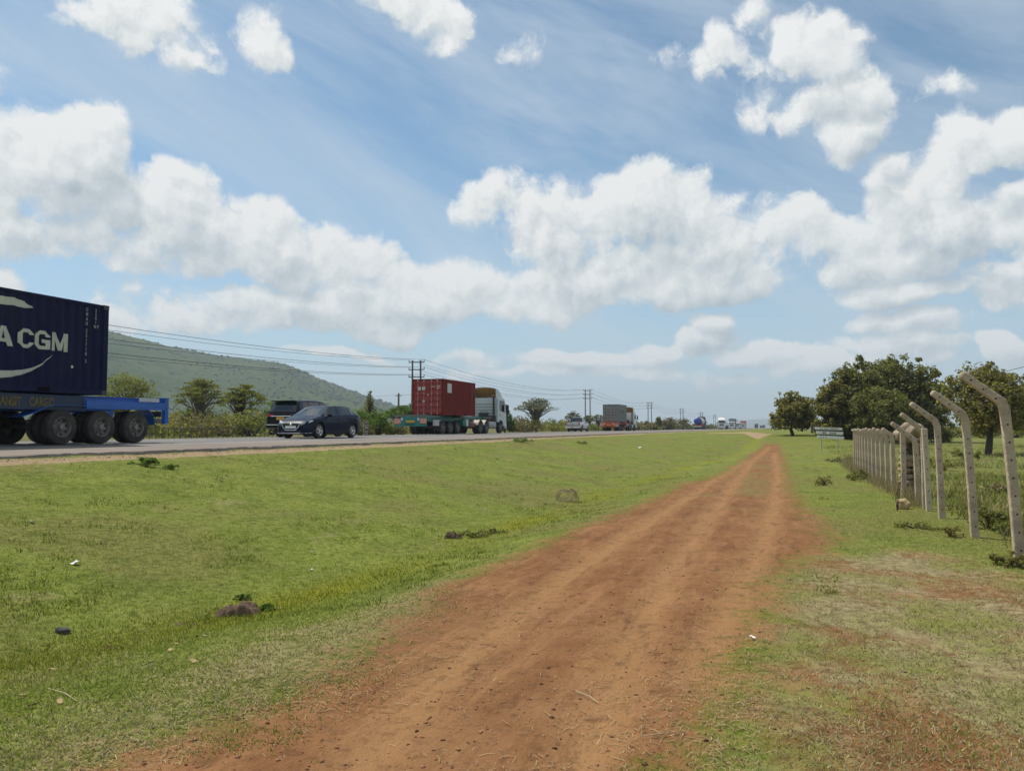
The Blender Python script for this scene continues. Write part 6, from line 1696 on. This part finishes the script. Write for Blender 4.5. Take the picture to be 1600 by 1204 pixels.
# single plants
def weed(label, px, py, r, h, leaf, seed, n=160, size=.035, name='weed', cat='plant'):
    n = int(n*1.7); size *= .62
    p = drop(px, py); t = empty(name, p, label, cat, 0, 'weeds and low plants'); g = random.Random(seed)
    cl = []; st = MB()
    for _ in range(20):
        a = g.uniform(0, 2*math.pi); q = r*math.sqrt(g.random()); c = (math.cos(a)*q, math.sin(a)*q, h*g.uniform(.3, 1)*(1-.4*(q/r)**2)); s = max(r, h)*.24
        cl.append((c, s, s*.7)); st.tube([(0, 0, -.02), (c[0]*.5, c[1]*.5, c[2]*.7), c], [.008, .006, .003], 4, cap=False)
    st.build('stem', BARK if leaf is not LV_GREEN else LV_DARK, t); leaves('foliage', cl, n, size, leaf, t, seed, shell=.1); return t
for i, a in enumerate([
    ('low dark weed at the foot of the tallest fence post', 1578, 884, .20, .16, LV_OLIVE, 300, .030), ('sprawling weed at the right edge below the tallest fence post', 1604, 890, .22, .14, LV_OLIVE, 260, .030),
    ('dark bush between the two nearest fence posts', 1545, 826, .24, .34, LV_DARK, 700, .035), ('yellowish grass clump right of the dark bush between the posts', 1572, 836, .22, .20, LV_YEL, 300, .032),
    ('small weed left of the second fence post', 1488, 838, .16, .14, LV_OLIVE, 180, .028), ('bright green plant growing out of the ruined pillar', 1427, 752, .24, .20, LV_GREEN, 340, .04),
    ('dark green bush at the near end of the tight far fence row', 1351, 748, .30, .30, LV_DARK, 650, .04), ('yellow green bush left of the dark one at the far fence row', 1334, 750, .24, .22, LV_YEL, 320, .035),
    ('small thorny plant alone in the grass right of the path', 1288, 758, .22, .30, LV_OLIVE, 260, .03), ('brown dry brush heap in the grass left of the far fence row', 1318, 722, .75, .24, LV_BROWN, 520, .05),
    ('olive weeds at the foot of the straight pale post', 1432, 826, .30, .08, LV_YEL, 240, .03), ('tall green weed behind the third fence post', 1510, 720, .6, .7, LV_YEL, 700, .06),
    ('tall yellow green shrub in the field between the second and third fence posts', 1475, 735, .7, .5, LV_YEL, 500, .06), ('brown scrub in the field right of the second fence post', 1560, 770, .7, .22, LV_BROWN, 400, .05),
    ('dark leafy weed near the road edge below the blue trailer', 228, 727, .32, .16, LV_GREEN, 320, .045), ('smaller leafy weed right of it near the road edge', 268, 733, .18, .10, LV_GREEN, 120, .04),
    ('dark weed on the road edge below the white truck cab', 815, 691, .55, .22, LV_GREEN, 200, .06), ('low dark weed on the slope below the silver pickup', 908, 693, .4, .12, LV_GREEN, 120, .05),
    ('leafy yellow weeds beside the small soil mound in the ditch', 736, 838, .34, .07, LV_YEL, 170, .04), ('leafy yellow weeds further along the ditch', 770, 833, .26, .06, LV_YEL, 120, .04),
    ('grass tuft on the right of the large dirt mound', 412, 953, .12, .07, LV_GREEN, 120, .026), ('grass tuft behind the large dirt mound', 380, 938, .09, .06, LV_GREEN, 80, .024)]):
    lab, px, py, r_, h_, lf, n_, sz = a; weed(lab, px, py, r_, h_, lf, 800+i, n_, sz)

# mounds of dug soil in the ditch
SOIL = M('dug_soil', (.115, .070, .042), .95, var=.35, scale=9, bump=1.0, dirt=.4, dirtcol=(.20, .13, .085))
def mound(label, px, py, w, d, h, seed):
    p = drop(px, py); bm = bmesh.new(); bmesh.ops.create_grid(bm, x_segments=34, y_segments=34, size=1)
    from mathutils import noise as mn
    for v in bm.verts:
        x, y = v.co.x, v.co.y; q = math.hypot(x, y); nz_ = mn.noise(Vector((x*2.1, y*2.1, seed)))*.75+mn.noise(Vector((x*6, y*6, seed)))*.40
        f = max(0, 1-(q*(1+.6*mn.noise(Vector((x*1.5, y*1.5, seed+9)))))**2.2)
        z = h*min(1, f*1.7)*(1+nz_*1.2)
        v.co = Vector((x*w, y*d, z+gz(p.x+x*w*CY, p.y+x*w*SY)*0-.02))
    me = bpy.data.meshes.new('soil_mound'); bm.to_mesh(me); bm.free(); me.materials.append(SOIL)
    for f in me.polygons: f.use_smooth = True
    o = put('soil_mound', me, None, p, (0, 0, YAW)); tag(o, label, 'soil mound', 'dug up soil in the ditch'); return o
mound('large brown mound of dug up soil in the ditch', 374, 958, .26, .20, .085, 3.1)
mound('flat bare soil scrape left of the large brown mound', 291, 976, .17, .12, .022, 7.7)
mound('small dark soil mound farther along the ditch', 706, 840, .17, .12, .085, 5.2)
# ball of dead twigs
p = drop(886, 783); t = empty('twig_heap', p, 'heap of dead brown twigs lying on the ditch slope', 'twig heap'); g = random.Random(9)
for k in range(46):
    a, b = g.uniform(0, 2*math.pi), g.uniform(0, math.pi); rr = .27; P = []
    for q in range(6):
        s = q/5*2.2+a; P.append((rr*math.cos(s)*(.6+.5*math.sin(b))*g.uniform(.8, 1.15), .8*rr*math.sin(s)*(.6+.4*math.cos(b)), max(0.0, .15+.17*math.sin(s*1.3+b)*g.uniform(.7, 1.2))))
    c = MB(); c.tube(P, [.004, .005, .005, .004, .003, .002], 4, cap=False); c.build('twig', M('dead_twig', (.34, .25, .17), .9, var=.4), t)
# litter and dry leaves, one by one
PAPER = M('paper_white', (.78, .78, .76), .8, var=.05)
def crumple(name, label, cat, px, py, s, mat, seed, group, curl=.4):
    s *= .72
    p = drop(px, py); g = random.Random(seed); bm = bmesh.new(); bmesh.ops.create_grid(bm, x_segments=5, y_segments=5, size=1)
    for v in bm.verts:
        x, y = v.co.x, v.co.y
        if cat == 'leaf': y *= max(.12, math.cos(x*1.35))*.55
        v.co = Vector((x*s, y*s, s*(curl*(x*x*.5+y*y)+g.uniform(-.10, .10)+.2)))
    me = bpy.data.meshes.new(name); bm.to_mesh(me); bm.free(); me.materials.append(mat)
    o = put(name, me, None, p+Vector((0, 0, .012)), (g.uniform(-.35, .35), g.uniform(-.35, .35), g.uniform(0, 6.28))); tag(o, label, cat, group)
for i, (px, py, s, lab) in enumerate([(50, 818, .045, 'scrap of white paper on the far left of the grass slope'), (119, 883, .055, 'crumpled white paper low on the left grass slope'), (490, 866, .038, 'white paper scrap in the middle of the grass slope'),
        (486, 892, .03, 'smaller white paper scrap just below the middle one'), (1174, 1001, .03, 'torn white scrap on the right side of the red path'), (806, 773, .05, 'tiny white scrap left of the twig heap'), (1000, 700, .12, 'pale scrap high on the verge below the grey container')]):
    crumple('paper_scrap', lab, 'litter', px, py, s, PAPER, 900+i, 'white litter on the verge')
LEAFB = M('dry_leaf_tan', (.42, .30, .14), .8, var=.2, scale=20); LEAFD = M('dry_leaf_brown', (.17, .085, .04), .8, var=.25, scale=20)
for i, (px, py, s, b, lab) in enumerate([(33, 1092, .035, 0, 'tan dry leaf at the lower left edge'), (48, 1107, .05, 1, 'curled brown leaf at the lower left edge'), (92, 1099, .045, 0, 'tan curled leaf next to the pale twig at lower left'),
        (172, 1015, .042, 1, 'brown leaf alone in the yellow ditch grass'), (82, 1048, .035, 0, 'tan leaf above the lower left leaves'), (224, 990, .04, 1, 'long brown leaf left of the soil scrape'), (274, 1010, .035, 0, 'tan leaf first in the row below the soil scrape'),
        (266, 1021, .035, 0, 'tan leaf lowest below the soil scrape'), (289, 1000, .035, 1, 'brown leaf in the row below the soil scrape'), (306, 999, .045, 1, 'dark curled leaf in the row below the soil scrape'), (320, 997, .035, 0, 'tan leaf at the right end of the row below the soil scrape'),
        (119, 927, .03, 0, 'small tan leaf on the slope below the crumpled paper'), (345, 914, .035, 0, 'tan leaf above the large dirt mound'), (301, 1036, .045, 0, 'pale leaf at the path side of the ditch'), (437, 951, .03, 0, 'tan leaf right of the large dirt mound'), (431, 938, .035, 0, 'tan leaf behind the large dirt mound'),
        (1383, 1158, .035, 1, 'curled brown leaf in the patchy grass at lower right'), (345, 752, .09, 1, 'reddish leaf high on the slope near the road'), (384, 967, .03, 0, 'pale leaf at the foot of the large dirt mound'), (1238, 857, .05, 1, 'flat brown leaf on the right edge of the path'), (1284, 851, .04, 1, 'dark leaf at the fork of the path')]):
    crumple('dry_leaf', lab, 'leaf', px, py, s, LEAFD if b else LEAFB, 930+i, 'dry leaves on the grass')
q = drop(98, 989); c = MB(); rock(c, (0, 0, .02), (.075, .05, .035), 951, 2); o = c.build('dark_stone', M('grey_stone', (.055, .052, .05), .9, var=.3, scale=20, bump=.6), None, q); tag(o, 'dark grey stone in the grass at left', 'stone')
TW = M('pale_twig', (.40, .32, .20), .85, var=.2)
for i, (a, b, lab) in enumerate([((75, 1080), (120, 1099), 'pale twig among the leaves at lower left'), ((452, 903), (461, 907), 'short pale twig on the slope left of the white scraps'), ((225, 1043), (242, 1037), 'dark short stick in the ditch grass'), ((1002, 1153), (1056, 1151), 'long pale straw stalk on the path at the bottom'), ((900, 1082), (935, 1096), 'pale bent twig on the path'), ((1228, 855), (1248, 851), 'pale stick on the right edge of the path')]):
    A, B = drop(*a), drop(*b); mid = A.lerp(B, .5)+Vector((rnd.uniform(-.02, .02), rnd.uniform(-.02, .02), .02)); o = MB().tube([A+Vector((0, 0, .012)), mid, B+Vector((0, 0, .012))], [.0025, .0032, .002], 5).build('twig', TW if 'dark' not in lab else BARK); tag(o, lab, 'twig', 'twigs lying on the ground')
SC.render.engine = 'CYCLES'
SC.cycles.use_denoising = True
SC.cycles.max_bounces = 6; SC.cycles.diffuse_bounces = 3; SC.cycles.transparent_max_bounces = 8; SC.cycles.volume_bounces = 0
